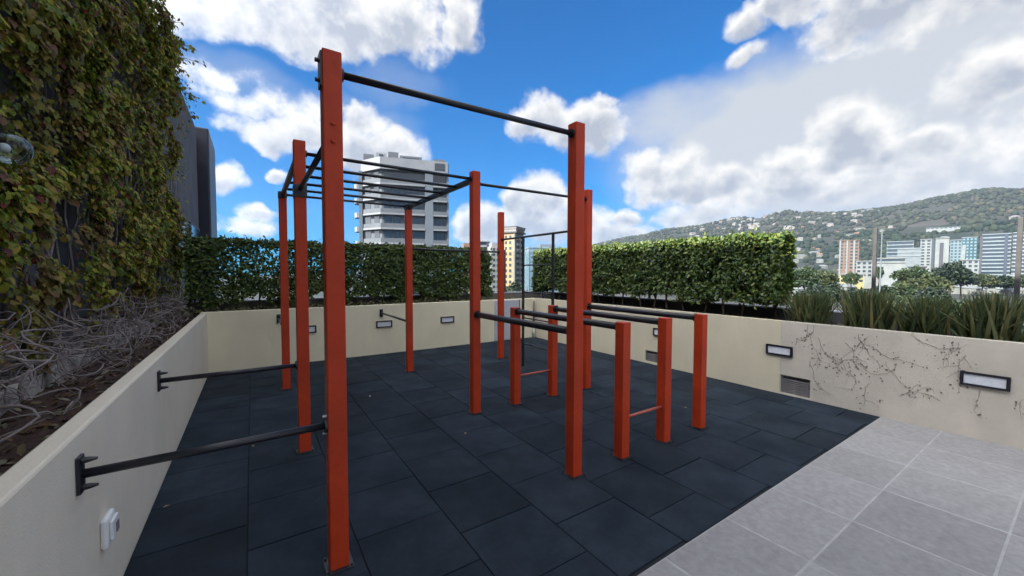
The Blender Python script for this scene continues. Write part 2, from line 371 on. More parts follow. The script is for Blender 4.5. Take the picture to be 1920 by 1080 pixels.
# rubber tiles in running bond
fl = put('rubber_floor', (MB().box(XL, XR, YP, YB, -.03, -.012), m_gap)); tag(fl, kind='structure')
PX, PYT, GAP = .5445, .536, .0028
tile_mesh = {}
def slab_tile(nm, w, d, mt, th):
    k = (nm, round(w, 3), round(d, 3))
    if k not in tile_mesh: tile_mesh[k] = MB().box(0, w, 0, d, -th, 0).mesh(nm, mt)
    return tile_mesh[k]
c = 0; x = XL
while x < XR - .02:
    x1 = min(x + PX, XR); y = -1.213 if c % 2 else -1.468
    while y < YB:
        y0, y1 = max(y, YP), min(y + PYT, YB)
        if y1 - y0 > .05:
            o = put('rubber_tile', slab_tile('rubber_tile', x1 - x - 2 * GAP, y1 - y0 - 2 * GAP, m_rubber, .012), fl, (x + GAP, y0 + GAP, rnd.uniform(-.0015, .0015)), (rnd.uniform(-.002, .002), rnd.uniform(-.002, .002), rnd.uniform(-.002, .002)), bevel=.004)
        y += PYT
    x = x1; c += 1
pv = put('paving', (MB().box(XL, XR, YN, YP - .004, -.03, -.0010), m_grout)); tag(pv, kind='structure')
ys = [YP - .004, -1.424]; 
while ys[-1] > YN + .1: ys.append(max(ys[-1] - .582, YN))
xs = [XL] + [v for v in [2.185 + .652 * k for k in range(-5, 6)] if XL + .1 < v < XR - .1] + [XR]
for a, b in zip(xs, xs[1:]):
    for q, p in zip(ys, ys[1:]):
        put('paving_tile', slab_tile('paving_tile', b - a - .016, q - p - .012, m_pave, .02), pv, (a + .008, p + .006, rnd.uniform(-.0003, .0003)), bevel=.0025)

# planter walls
lw = root('planter_wall', (XL, 1, 0)); tag(lw, 'low cool cream planter wall along the left under the ivy', 'wall')
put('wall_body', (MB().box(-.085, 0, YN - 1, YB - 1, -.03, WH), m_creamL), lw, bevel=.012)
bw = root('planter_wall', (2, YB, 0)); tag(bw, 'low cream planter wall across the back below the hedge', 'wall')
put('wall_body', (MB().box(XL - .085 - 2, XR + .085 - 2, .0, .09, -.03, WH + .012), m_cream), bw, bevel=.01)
rw = root('planter_wall', (XR, 1, 0)); tag(rw, 'low planter wall along the right, cream far part and bare grey near part', 'wall')
VENT = [(2.185, 1.85, .03, .225), (.05, -.29, .018, .256)]      # y from, y to, z from, z to
def wall_with_holes(y0, y1, mt, holes, nm):
    b = MB(); cuts = sorted(holes, key=lambda h: h[1]); y = y0
    for (ha, hb, z0, z1) in cuts:
        b.box(0, .085, y - 1, hb - 1, -.03, WH + .015)
        b.box(0, .085, hb - 1, ha - 1, -.03, z0); b.box(0, .085, hb - 1, ha - 1, z1, WH + .015); y = ha
    b.box(0, .085, y - 1, y1 - 1, -.03, WH + .015)
    o = put(nm, (b, mt), rw)
    return o
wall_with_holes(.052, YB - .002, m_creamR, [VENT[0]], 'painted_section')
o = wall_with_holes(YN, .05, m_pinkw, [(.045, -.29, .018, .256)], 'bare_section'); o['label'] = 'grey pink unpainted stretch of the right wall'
VENT[1] = (.045, -.29, .018, .256)
# soil and outer parapets
tag(put('soil', (MB().box(-1.5, XL - .085, YN, YB + .09, .5, .83), m_soil)), kind='structure')
tag(put('soil', (MB().box(-1.8, 6.28, YB + .09, 6.28, .5, .90), m_soil)), kind='structure')
tag(put('soil', (MB().box(XR + .085, 6.28, YN, YB + .09, .5, .895), m_soil)), kind='structure')
tag(put('building_ledge', (MB().box(-1.8, -1.5, YN, YB + .09, -.03, .95), mat('weathered_ledge', (.50, .46, .40), (.17, .15, .13), rough=.95, scale=7, detail=10, bump=.6, bscale=40, mid=(.38, .6))), bevel=.02), 'rough concrete ledge at the foot of the ivy wall', 'ledge')
pb = root('parapet', (2, 6.28, 0)); tag(pb, 'dark outer parapet behind the back hedge', 'parapet')
put('parapet_body', (MB().box(-3.8, 4.28, 0, .10, -.03, 1.06), mat('weathered_concrete', (.24, .22, .18), (.15, .14, .115), rough=.9, scale=3, detail=8)), pb); put('metal_coping', (MB().box(-3.8, 4.28, -.012, .112, 1.062, 1.082), m_pale), pb)
pr = root('parapet', (6.28, 0, 0)); tag(pr, 'dark outer parapet behind the right hedge and iris plants', 'parapet')
put('parapet_body', (MB().box(0, .10, YN, 6.27, -.03, 1.06), m_dkconc), pr); put('metal_coping', (MB().box(-.012, .112, YN, 6.265, 1.062, 1.082), m_pale), pr)

# glass balustrades
def balustrade(label, p0, p1, n, first):
    d = Vector(p1) - Vector(p0); L = d.length; rz = math.atan2(d.y, d.x)
    r = root('glass_balustrade', p0, rz); tag(r, label, 'balustrade')
    pm = MB().box(-.019, .019, -.019, .019, 0, 1.1).mesh('post', m_rail); st = (L - first) / n
    for k in range(n + 1): put('post', pm, r, (first + k * st, 0, 1.082), bevel=.003)
    gm = MB().box(.03, st - .03, -.006, .006, 1.12, 2.16).mesh('pane', m_glass)
    for k in range(n): put('pane', gm, r, (first + k * st, 0, 0))
    return r
balustrade('glass balustrade with slim metal posts along the right edge', (6.33, -5.20, 0), (6.33, 6.2, 0), 10, 0.0)
balustrade('glass balustrade behind the back hedge', (-1.7, 6.33, 0), (6.25, 6.33, 0), 7, .05)

# ------------------------------------------------------------------ buildings beside the terrace
ib = root('neighbour_building', (-1.8, 4, GZ)); tag(ib, 'tall grey building with the ivy covered wall on the left', 'building')
put('wall', (MB().box(-9, 0, YN - 8, 2.7, 0, 35.34), m_bldg), ib)
put('wall', (MB().prism([(-9, 2.7), (-.02, 2.7), (-.02, 10.6), (-.35, 11.1), (-9, 11.1)], 0, 34.35), m_bldg), ib)
put('parapet_cap', (MB().box(-9.05, .06, YN - 8.05, 2.75, 35.34, 35.42), m_dkconc), ib)
pc = put('cladding_column', (MB().box(-3, .28, 11.15, 14.0, 0, 34.6), m_dkclad), ib, bevel=.05); pc['label'] = 'dark cladding column at the far corner'
for (y0, y1, z0, z1) in ((8.0, 10.3, 2.55, 3.0), (8.0, 9.2, 1.2, 2.35), (9.5, 10.3, 1.2, 2.35)):
    w = put('window', (MB().box(-.02, .03, y0, y1, z0 - GZ, z1 - GZ), m_frame), ib)
    put('pane', (MB().box(.0, .036, y0 + .07, y1 - .07, z0 + .07 - GZ, z1 - .07 - GZ), m_win), w)

# ------------------------------------------------------------------ exercise rig
PS = .047
rig = root('exercise_rig', (0, 0, 0)); tag(rig, 'tall orange red post frame with black pull-up bars and overhead ladder', 'exercise rig')
postm = {}
def post(parent, x, y, h, cap=True):
    if h not in postm: postm[h] = MB().box(-PS, PS, -PS, PS, 0, h).mesh('post', m_red)
    o = put('post', postm[h], parent, (x, y, 0), bevel=.006)
    if 'bp' not in postm: postm['bp'] = MB().box(-.07, .07, -.07, .07, .001, .007).mesh('base_plate', m_black); postm['bb'] = MB().tube([(0, 0, .007), (0, 0, .018)], .007, 6).mesh('bolt', m_black)
    b = put('base_plate', postm['bp'], o, bevel=.002)
    for sx in (-1, 1):
        for sy in (-1, 1): put('bolt', postm['bb'], o, (sx * .058, sy * .058, 0))
    return o
W1, W2, Y3, Y5 = 1.729, 3.465, 1.642, 3.872
P1 = post(rig, 0, 0, 2.735); P2 = post(rig, W1, 0, 2.735); P3 = post(rig, 0, Y3, 2.735); P4 = post(rig, W1, Y3, 2.72)
P5 = post(rig, 0, Y5, 2.60); P6 = post(rig, W1, Y5, 2.60); P8 = post(rig, W2, Y3, 2.72); P7 = post(rig, W2, Y5, 2.70)
S5 = post(rig, W2, -.005, 1.175)
def bar(parent, a, b, r, nm='pull_up_bar', mt=m_black, flange=.045):
    a = Vector(a); b = Vector(b); d = (b - a).normalized()
    o = put(nm, (MB().tube([(0, 0, 0), tuple(b - a)], r, 14), mt, True), parent, a)
    if flange:
        for q, s in ((Vector((0, 0, 0)), 1), (b - a, -1)):
            put('flange', (MB().tube([tuple(q), tuple(q + d * s * .012)], flange, 16), mt), o)
    return o
e = PS + .001
bar(rig, (e, 0, 2.64), (W1 - e, 0, 2.655), .0195, flange=.034)
bar(rig, (0, e, 2.32), (0, Y3 - e, 2.32), .0185, 'link_bar', flange=0)
put('bracket', (MB().box(-.052, .052, -.056, .056, 2.245, 2.355), m_black), P3, bevel=.004)
# overhead ladder: two flat rails and six rungs
for xx in (0, W1):
    put('ladder_rail', (MB().box(xx - .021, xx + .021, Y3 + PS + .001, Y5 + .04, 2.603, 2.665), m_black), rig, bevel=.006)
for k in range(6):
    yy = Y3 + .035 + k * (Y5 - Y3 - .06) / 5
    if k == 0: bar(rig, (e, Y3, 2.635), (W1 - e, Y3, 2.635), .0165, 'rung', flange=.03)
    else: put('rung', (MB().tube([(.0, yy, 2.634), (W1, yy, 2.634)], .0165, 12), m_black, True), rig)
for Pq in (P5, P6):
    put('corner_cap', (MB().box(-.052, .052, -.055, .055, 2.585, 2.672), m_black), Pq, bevel=.004)
bar(rig, (W1 + e, Y3, 2.59), (W2 - e, Y3, 2.595), .0165, flange=.03)
bar(rig, (W2, Y3 + e, 2.195), (W2, Y5 - e, 2.195), .0175, flange=.03)
bar(rig, (W1 + e, Y5, 1.97), (W2 - e, Y5, 1.97), .0165, flange=.03)
bar(rig, (W1, e, 1.135), (W1, Y3 - e, 1.125), .031, 'dip_bar', flange=.045)
bar(rig, (W2, PS + .002, 1.135), (W2, Y3 - e, 1.135), .031, 'dip_bar', flange=.045)
# hanging ladder between the two far right posts
hl = put('climbing_ladder', (MB().box(W2 - .016, W2 + .016, 3.14, 3.172, 0.0, 2.18), m_black), rig)
put('ladder_rail', (MB().box(W2 - .016, W2 + .016, 2.355, 2.387, 0.0, 2.18), m_black), hl)
for z in (.39, .83, 1.265, 1.72):
    put('rung', (MB().tube([(W2, 2.387, z), (W2, 3.14, z)], .0115, 10), m_black, True), hl)
# low bars from the rig to the walls
def wall_plate(parent, loc, rz):
    pl = put('wall_plate', (MB().box(-.006, .006, -.03, .03, -.075, .075), m_black), parent, loc, (0, 0, rz), bevel=.002)
    for z in (-.055, .055):
        put('bolt', (MB().tube([(.006, 0, z), (.022, 0, z), (.05, 0, z)], [.014, .013, .006], 6), m_black), pl)
for (a, b, rz) in (((XL + .008, -.01, .782), (-e, 0, .782), 0.0), ((XL + .008, 1.60, .785), (-e, Y3, .775), 0.0),
                   ((.0, YB - .008, .80), (0, Y5 + e, .80), -math.pi / 2), ((W1 - .01, YB - .008, .80), (W1, Y5 + e, .80), -math.pi / 2)):
    o = bar(rig, a, b, .0185, 'low_bar', flange=0)
    wall_plate(o, (0, 0, 0), rz)
    q = Vector(b) - Vector(a); d = q.normalized()
    put('flange', (MB().tube([tuple(q - d * .012), tuple(q)], .04, 14), m_black), o)
# bolt heads on the first post
for (x_, y_, z_) in ((-.075, 0, 2.685), (-.075, 0, 2.585)):
    put('bolt', (MB().tube([(x_, y_, z_), (x_ + .03, y_, z_)], .011, 8), m_black), P1)
put('back_plate', (MB().box(-.056, -PS - .0005, -.04, .04, 2.55, 2.72), m_black), P1)
for z_ in (2.275, 2.365):
    put('bolt', (MB().tube([(0, -PS - .012, z_), (0, -PS, z_)], .012, 8), m_red), P1)
for z_ in (.74, .83):
    put('bolt', (MB().tube([(-PS - .02, .0, z_), (-PS, .0, z_)], .009, 8), m_bolt), P1)

# the separate parallel bars
pbr = root('parallel_bars', (2.58, .82, 0)); tag(pbr, 'waist high parallel dip bars on four short orange red posts', 'parallel bars')
SX1, SX2, SY0, SY1 = 2.284 - 2.58, 2.871 - 2.58, -.003 - .82, 1.646 - .82
for xx in (SX1, SX2):
    for yy in (SY0, SY1): post(pbr, xx, yy, 1.175)
    bar(pbr, (xx, SY0 + PS + .002, 1.13), (xx, SY1 - PS - .002, 1.13), .031, 'dip_bar', flange=.045)
for yy in (SY0, SY1): bar(pbr, (SX1 + e, yy, .335), (SX2 - e, yy, .335), .0115, 'cross_bar', m_pink, flange=0)

# ------------------------------------------------------------------ wall lights, vents, small fittings
lf = MB(); LW, LH = .155, .066
lf.box(-LW, LW, -.022, .004, -LH, -LH + .02).box(-LW, LW, -.022, .004, LH - .02, LH).box(-LW, -LW + .024, -.022, .004, -LH + .02, LH - .02).box(LW - .024, LW, -.022, .004, -LH + .02, LH - .02)
lfm = lf.mesh('frame', m_frame); ldm = MB().box(-LW + .024, LW - .024, -.012, .003, -LH + .02, LH - .02).mesh('diffuser', m_diff)
def wall_light(loc, rz, label, gr='recessed step lights in the planter walls'):
    r = root('wall_light', loc, rz); tag(r, label, 'wall light', gr)
    put('frame', lfm, r); put('diffuser', ldm, r)
for xx, lb in ((.42, 'rectangular step light in the back wall half hidden behind the left posts'), (1.773, 'rectangular step light in the back wall below the short bar bracket'), (3.112, 'rectangular step light in the back wall nearest the middle posts')):
    wall_light((xx, YB - .003, .582), 0, lb)
for yy, lb in ((1.86, 'step light in the right wall peeking out behind a short post'), (.065, 'step light in the right wall above the vent near the bare stretch'), (-1.682, 'largest nearest step light in the bare right wall')):
    wall_light((XR - .003, yy, .575), math.pi / 2 * -1, lb)
def vent(y0, y1, z0, z1, label):
    r = root('vent', (XR, (y0 + y1) / 2, z0)); tag(r, label, 'vent', 'vents at the foot of the right wall')
    w = abs(y0 - y1) / 2 - .002; h = z1 - z0 - .002
    put('back', (MB().box(.062, .08, -w, w, .002, h), m_vent), r)
    fr = MB().box(.02, .05, -w, -w + .02, .002, h).box(.02, .05, w - .02, w, .002, h).box(.02, .05, -w + .02, w - .02, h - .018, h).box(.02, .05, -w + .02, w - .02, .002, .02)
    put('frame', (fr, m_vent), r)
    sm = MB(); sm.v = [(.024, -w + .02, -.012), (.024, w - .02, -.012), (.052, w - .02, .012), (.052, -w + .02, .012), (.026, -w + .02, -.016), (.026, w - .02, -.016), (.054, w - .02, .008), (.054, -w + .02, .008)]
    sm.f = [(0, 1, 2, 3), (7, 6, 5, 4), (0, 4, 5, 1), (2, 6, 7, 3), (1, 5, 6, 2), (3, 7, 4, 0)]
    sme = sm.mesh('slat', m_vent); k = int((h - .05) / .024)
    for i in range(k): put('slat', sme, r, (0, 0, .04 + i * .024))
vent(*VENT[0], 'small louvred vent low in the right wall behind the short posts')
vent(*VENT[1], 'louvred vent low in the right wall where the bare stretch begins')
ou = root('outlet_box', (XL, .275, .395)); tag(ou, 'white weatherproof outlet box on the left planter wall', 'outlet')
put('housing', (MB().box(0, .028, -.062, .062, -.07, .07), m_white), ou, bevel=.012)
put('cover', (MB().box(.028, .042, -.045, .045, -.04, .05), m_white), ou, bevel=.006); put('socket_window', (MB().box(.042, .046, -.004, .032, -.024, .022), m_vent), ou)
pn = root('access_panel', (4.63, YB, 0)); tag(pn, 'pale blue grey metal panel against the back wall near the corner', 'panel')
put('leaf', (MB().box(-.34, .34, -.028, -.002, .012, .94), m_pale), pn, bevel=.004); put('edge_trim', (MB().box(.34, .36, -.034, -.002, .012, .945), m_alu), pn)
dp = root('corner_pipe', (XR - .06, YB - .06, 0)); tag(dp, 'thin vertical pipe in the back corner of the terrace', 'pipe')
put('upper_pipe', (MB().tube([(0, 0, .35), (0, 0, .90)], .02, 10), m_vent, True), dp); put('lower_pipe', (MB().tube([(0, 0, .0), (0, 0, .35)], .027, 10), m_white, True), dp)
put('clip', (MB().box(-.03, .06, -.03, .058, .60, .63), m_vent), dp)
def ivy_lamp(loc, r_, label):
    r = root('wall_lamp', loc); tag(r, label, 'lamp')
    put('mount', (MB().tube([(-.30, 0, 0), (-.27, 0, 0)], .06, 14), m_alu), r)
    put('arm', (MB().tube([(-.28, 0, 0), (-.14, 0, .03), (-r_ * .8, 0, 0)], .012, 8), m_alu), r)
    put('globe', (MB().sphere((0, 0, 0), r_, 22, 14), m_clear, True), r)
    put('bulb', (MB().sphere((-r_ * .25, 0, 0), r_ * .3, 12, 8), m_white, True), r)
ivy_lamp((-1.45, 1.06, 2.27), .085, 'clear glass globe lamp among the ivy at the left edge')
ivy_lamp((-1.36, 7.0, 2.40), .10, 'upper of two small globe lamps at the far end of the ivy')
ivy_lamp((-1.36, 7.0, 2.12), .10, 'lower of two small globe lamps at the far end of the ivy')

# ------------------------------------------------------------------ ivy on the left wall
iv = root('ivy', (-1.75, 4, .85)); tag(iv, 'dense green and rusty ivy climbing the tall left wall', 'ivy')
def fbm(x, y, z, s): return mnoise.fractal((x * s, y * s, z * s), 1.0, 2.0, 4)
pos = []; nr = []; tp = []; sl = []
tries = 0
while len(pos) < 76000 and tries < 680000:
    tries += 1
    y = rnd.uniform(-.6, 9.7); z = rnd.uniform(.95, 7.6)
    dist = math.hypot(y + 2.26, 1.3)
    if z > 1.6 + dist * .62 + .5: continue
    if y < .2 and rnd.random() < .5: continue
    f1 = fbm(0.3, y, z, 1.5); f2 = fbm(5.1, y, z, 4.2)
    edge = 8.0 + .45 * fbm(2, 0, z, 1.1) - max(0, (z - 5.2)) * .55
    if y > edge and rnd.random() < .96: continue
    ztop = 5.75 if y > 6.6 else 9
    if z > ztop + .35 * fbm(9, y, 0, 2.0): continue
    low = 1.25 + .28 * fbm(3, y, 1, 1.6)
    dn = .40 + f1 * .95 + f2 * .75
    if z < low: dn -= .5 * (low - z) / .3
    if z < 2.3: dn -= .20
    if rnd.random() > dn: continue
    out = .05 + .17 * max(0, f1 + .45) + .10 * max(0, f2 + .3) + rnd.uniform(0, .08)
    if y > 6.0 and z > 4.8: out += rnd.uniform(0, .12)
    pos.append((out - 0.04, y - 4, z - .85))
    nr.append((1.0, rnd.gauss(-.15, .55), rnd.gauss(.35, .5))); tp.append((rnd.gauss(.25, .3), rnd.gauss(0, .55), -1.0))
    sl.append(.020 + .052 * rnd.random() ** 1.7)
# trailing shoots on top against the sky
shoots = []
for k in range(20):
    y = rnd.uniform(6.0, 8.3); z = rnd.uniform(4.6, 5.8); L = rnd.uniform(.25, .6)
    p = Vector((.12, y - 4, z - .85)); d = Vector((rnd.uniform(.5, 1.0), rnd.uniform(.0, .7), rnd.uniform(-.1, .6))).normalized()
    pts = [p + d * (L * t / 5) + Vector((0, 0, -.25 * L * (t / 5) ** 2)) for t in range(6)]
    shoots.append(pts)
    for q in pts[1:]:
        for _ in range(2):
            pos.append(tuple(q + Vector((rnd.gauss(0, .03), rnd.gauss(0, .03), rnd.gauss(0, .03))))); nr.append((rnd.gauss(.5, .5), rnd.gauss(-.4, .5), rnd.gauss(.4, .5))); tp.append((rnd.gauss(.2, .5), rnd.gauss(0, .5), -1)); sl.append(rnd.uniform(.05, .09))
lm = scatter_mesh('leaves', *IVY, np.array(pos), np.array(nr), np.array(tp), np.array(sl), m_ivy)
tag(put('leaves', lm, iv), kind='stuff')
for pts in shoots: put('shoot', (MB().tube([tuple(p) for p in pts], [.005] * 5 + [.002], 5), m_vine), iv)
# climbing stems against the wall and the tangle of bare vines at its foot
for k in range(70):
    y = rnd.uniform(.2, 9.0); pts = []; z = rnd.uniform(.9, 1.1); x = rnd.uniform(.02, .10)
    for i in range(11):
        pts.append((x + rnd.uniform(-.01, .03), y - 4, z - .85)); z += rnd.uniform(.16, .34); y += rnd.gauss(0, .12)
    put('climbing_stem', (MB().tube(pts, [.012 - .0007 * i for i in range(11)], 5), m_vine, True), iv)
for k in range(270):
    y = -.2 + 8.0 * rnd.random() ** 1.5; p = Vector((rnd.uniform(.06, .52), y - 4, rnd.uniform(.13, .38)))
    d = Vector((rnd.uniform(-.2, .9), rnd.gauss(0, 1.0), rnd.uniform(-.6, .2))).normalized(); pts = [p.copy()]; curl = rnd.choice((-1, 1)) * rnd.uniform(.15, .75); n_ = rnd.randint(10, 22); st = rnd.uniform(.035, .06)
    ax = Vector((rnd.gauss(0, .7), rnd.gauss(0, .3), 1)).normalized()
    for i in range(n_):
        p = p + d * st
        if p.z < .03: p.z = .03 + rnd.uniform(0, .02); d.z = abs(d.z) * .5
        if p.x < .27 and p.z < .125: p.z = .125; d.z = abs(d.z) * .5
        if p.x > .66: p.x = .66; d.x = -abs(d.x)
        if p.x < .05: p.x = .05; d.x = abs(d.x)
        if p.z > .55: d.z = -abs(d.z)
        d = Matrix.Rotation(curl + rnd.gauss(0, .2), 3, ax) @ d
        d.z += rnd.gauss(-.04, .16); d.normalize(); pts.append(p.copy())
    r0 = rnd.choice((.003, .004, .0045, .007))
    put('bare_vine', (MB().tube([tuple(q) for q in pts], [r0 * (1 - .5 * i / len(pts)) for i in range(len(pts))], 6), m_vine, True), iv)

# ------------------------------------------------------------------ hedges
def hedge(label, loc, axis, L, depth, z0, z1, n, stems, gap=None, bottom_noise=.12):
    r = root('hedge', loc); tag(r, label, 'hedge')
    pos = []; nr = []; tp = []; sl = []
    t = 0
    while len(pos) < n and t < n * 6:
        t += 1
        u = rnd.uniform(0, L); w = rnd.uniform(-depth / 2, depth / 2); z = rnd.uniform(z0 - .1, z1)
        if rnd.random() < .62:                       # mostly the outer shell
            s = rnd.random()
            if s < .5: w = -depth / 2 + abs(rnd.gauss(0, .045))
            elif s < .72: z = z1 - abs(rnd.gauss(0, .05))
            elif s < .86: w = depth / 2 - abs(rnd.gauss(0, .05))
            elif s < .93: u = abs(rnd.gauss(0, .05))
            else: u = L - abs(rnd.gauss(0, .05))
        hz = fbm(u, w + loc[0], z, 2.4); hf = fbm(u + 7, w, z, 6.0)
        zb = z0 + bottom_noise * fbm(u, 3.3, 0, 2.8) + .05 * hf
        if z < zb: continue
        if hf + hz < -.55: continue
        if gap and rnd.random() < gap(u, z): continue
        w += .05 * hz; zz = z + .03 * fbm(u, w, 5, 3.1) + (rnd.expovariate(50) if z > z1 - .04 and rnd.random() < .12 else 0)
        pos.append((u, w, zz) if axis == 'x' else (-w, u, zz))
        ex, ey = w / depth * 2, 0
        nn = Vector((rnd.gauss(0, .6), rnd.gauss(ex * .9, .6), rnd.gauss(.5, .5)))
        nr.append(tuple(nn) if axis == 'x' else (-nn.y, nn.x, nn.z))
        tp.append((rnd.gauss(0, 1), rnd.gauss(0, .7), rnd.gauss(.25, .7))); sl.append(rnd.uniform(.045, .085))
    me = scatter_mesh('foliage', *LEAF6, np.array(pos), np.array(nr), np.array(tp), np.array(sl), m_hedge)
    tag(put('foliage', me, r), kind='stuff')
    for k in range(stems):
        u = (k + .5) * L / stems + rnd.uniform(-.08, .08); w = rnd.uniform(-.07, .07); b = MB(); zc = .88
        p0 = Vector((u, w, zc)); p1 = Vector((u + rnd.uniform(-.05, .05), w + rnd.uniform(-.03, .03), zc + rnd.uniform(.16, .26)))
        segs = [([p0, (p0 + p1) / 2 + Vector((rnd.uniform(-.015, .015), 0, 0)), p1], [.02, .016, .014])]
        for j in range(3):
            q = p1 + Vector((rnd.uniform(-.16, .16), rnd.uniform(-.1, .1), rnd.uniform(.3, .55))); segs.append(([p1, (p1 + q) / 2 + Vector((rnd.uniform(-.03, .03), 0, 0)), q], [.012, .009, .005]))
        for pts, rr in segs:
            b.tube([(p.x, p.y, p.z) if axis == 'x' else (-p.y, p.x, p.z) for p in pts], rr, 6)
        put('stem', (b, m_bark, True), r)
    return r
hedge('long clipped green hedge in the back planter, thin and see-through on its left', (-1.22, 5.93, 0), 'x', 5.57, .44, 1.10, 2.13, 34000, 15,
      gap=lambda u, z: max(0, .42 - abs(u - 1.12) * .30) * (1.15 if z > 1.45 else .5), bottom_noise=.2)
hedge('thick clipped green hedge in the right planter ending beside the iris plants', (5.90, .20, 0), 'y', 5.65, .46, 1.16, 2.14, 46000, 17)

# ------------------------------------------------------------------ iris clumps and litter
def iris(loc, n, h, label):
    r = root('iris_clump', loc); tag(r, label, 'iris plant', 'strap leaved clumps in the right planter')
    V = []; Fc = []
    for k in range(n):
        a = rnd.uniform(0, 2 * math.pi); lean = abs(rnd.gauss(0, .31)); hh = h * rnd.uniform(.80, 1.04)
        bx, by = rnd.gauss(0, .06), rnd.gauss(0, .085); wd = rnd.uniform(.010, .018); tw = rnd.uniform(0, math.pi)
        dx, dy = math.cos(a), math.sin(a); sx, sy = math.cos(tw), math.sin(tw); k0 = len(V)
        for i in range(6):
            t = i / 5; q = lean * t + .22 * lean * t * t; droop = (.14 * t ** 3 if lean > .5 else 0)
            px, py, pz = bx + dx * q * hh, by + dy * q * hh, hh * (t - droop) * math.cos(lean * .6)
            ww = wd * (1 - .85 * t ** 2.2)
            V += [(px - sx * ww, py - sy * ww, pz), (px + sx * ww, py + sy * ww, pz)]
        for i in range(5): Fc.append((k0 + 2 * i, k0 + 2 * i + 1, k0 + 2 * i + 3, k0 + 2 * i + 2))
    me = bpy.data.meshes.new('blades'); me.from_pydata(V, [], Fc); me.update(); me.materials.append(m_iris)
    tag(put('blades', me, r), kind='stuff')
for (yy, xx, h, n, lb) in ((-.13, 5.80, .50, 300, 'strap leaved iris clump beside the end of the right hedge'), (-.74, 5.78, .55, 320, 'second strap leaved iris clump from the hedge, in front of the glass post'),
                           (-1.215, 5.80, .50, 300, 'third strap leaved iris clump from the hedge, rusty at its foot'), (-1.68, 5.78, .56, 320, 'large strap leaved iris clump at the right edge, above the big step light')):
    iris((xx, yy, .89), n, h * .93, lb)
pos = np.stack([NP.uniform(5.50, 6.2, 900), NP.uniform(-2.6, 5.4, 900), NP.uniform(.90, .935, 900)], 1)
pos2 = np.stack([NP.uniform(-1.2, 5.3, 700), NP.uniform(5.56, 6.2, 700), NP.uniform(.90, .93, 700)], 1)
pos3 = np.stack([NP.uniform(-1.5, -1.06, 800), NP.uniform(-.6, 5.5, 800), NP.uniform(.83, .85, 800)], 1)
P_ = np.concatenate([pos, pos2, pos3]); n_ = len(P_)
tag(put('leaf_litter', scatter_mesh('leaf_litter', *LEAF6, P_, NP.normal(0, .45, (n_, 3)) + [0, 0, 1], NP.normal(0, 1, (n_, 3)), NP.uniform(.03, .07, n_), m_litter)), 'brown fallen leaves and mulch on the planter soil', 'leaf litter', kind='stuff')
n_ = 2600; gu = NP.uniform(-1.3, 4.5, n_)
P_ = np.stack([gu, 5.60 + np.abs(NP.normal(0, .16, n_)), .90 + np.abs(NP.normal(0, .055, n_))], 1)
tag(put('ground_cover', scatter_mesh('ground_cover', *LEAF6, P_, NP.normal(0, .5, (n_, 3)) + [0, -.3, .8], NP.normal(0, 1, (n_, 3)), NP.uniform(.03, .065, n_), mat('ground_cover_leaf', (.1, .1, .04), rough=.6, trans=.1, island=[(0, (.05, .07, .02)), (.5, (.12, .13, .04)), (.8, (.20, .17, .08)), (1, (.26, .20, .13))]))), 'low weedy ground cover along the foot of the back hedge', 'ground cover', kind='stuff')
dl = MB(); dl.v = [(0, 0, .004), (.02, .012, .010), (.045, .0, .006), (.02, -.012, .011)]; dl.f = [(0, 2, 1), (0, 3, 2)]
dlm = dl.mesh('dry_leaf', mat('dry_leaf', (.30, .22, .13), (.22, .14, .08), rough=.8, scale=30))
wlm = dl.mesh('dry_leaf', mat('bleached_leaf', (.55, .55, .5), rough=.8))
tag(put('dry_leaf', dlm, None, (-.90, 1.19, .002), (0, 0, .3)), 'small tan dry leaf on the rubber floor by the left wall', 'leaf')
tag(put('dry_leaf', wlm, None, (.86, 2.86, .002), (0, 0, 1.2)), 'pale dry leaf on the rubber floor left of the middle posts', 'leaf')
for p in ((-.38, 2.0), (1.35, 1.15), (3.9, .4)):
    tag(put('dry_leaf', dlm, None, (p[0], p[1], .002), (0, 0, rnd.uniform(0, 6))), 'tiny dry leaf scrap lying on the black rubber floor', 'leaf', 'leaf scraps on the rubber floor')

# ------------------------------------------------------------------ dead creeper on the bare wall
def creeper(label, starts, seed, n=5):
    rr = random.Random(seed); r = root('dead_creeper', (XR - .004, starts[0][0], starts[0][1])); tag(r, label, 'creeper', 'dry creeper stems on the bare wall')
    pads = MB()
    def grow(y, z, a, L, w, depth):
        pts = [(0, y, z)]
        for i in range(int(L / .03)):
            a += rr.gauss(0, .28); y += math.cos(a) * .03; z += math.sin(a) * .03
            if z + starts[0][1] < .05 or z + starts[0][1] > .95 or y + starts[0][0] > -.10: break
            pts.append((rr.uniform(-.002, .001), y, z))
            if rr.random() < .6:
                py, pz = y + rr.gauss(0, .035), z + rr.gauss(0, .035); s = rr.uniform(.002, .0065); pads.box(-.003, .003, py - s * rr.uniform(.6, 1.6), py + s, pz - s, pz + s * rr.uniform(.6, 1.5))
            if depth and rr.random() < .10: grow(y, z, a + rr.choice((-1, 1)) * rr.uniform(.5, 1.1), L * .45, w * .7, depth - 1)
        if len(pts) > 2: put('stem', (MB().tube(pts, [w * (1 - .6 * i / len(pts)) for i in range(len(pts))], 5), m_dead), r)
    for (y, z, a, L) in starts: grow(y - starts[0][0], z - starts[0][1], R(a), L, .0017, 2)
    tag(put('rootlet_pads', (pads, m_dead), r), kind='stuff')
creeper('dry branching creeper stem nearest the vent on the bare wall', [(-.24, .955, -100, .80), (-.30, .955, -112, .6), (-.42, .62, 185, .45), (-.36, .80, -125, .5), (-.28, .5, -85, .4)], 3)
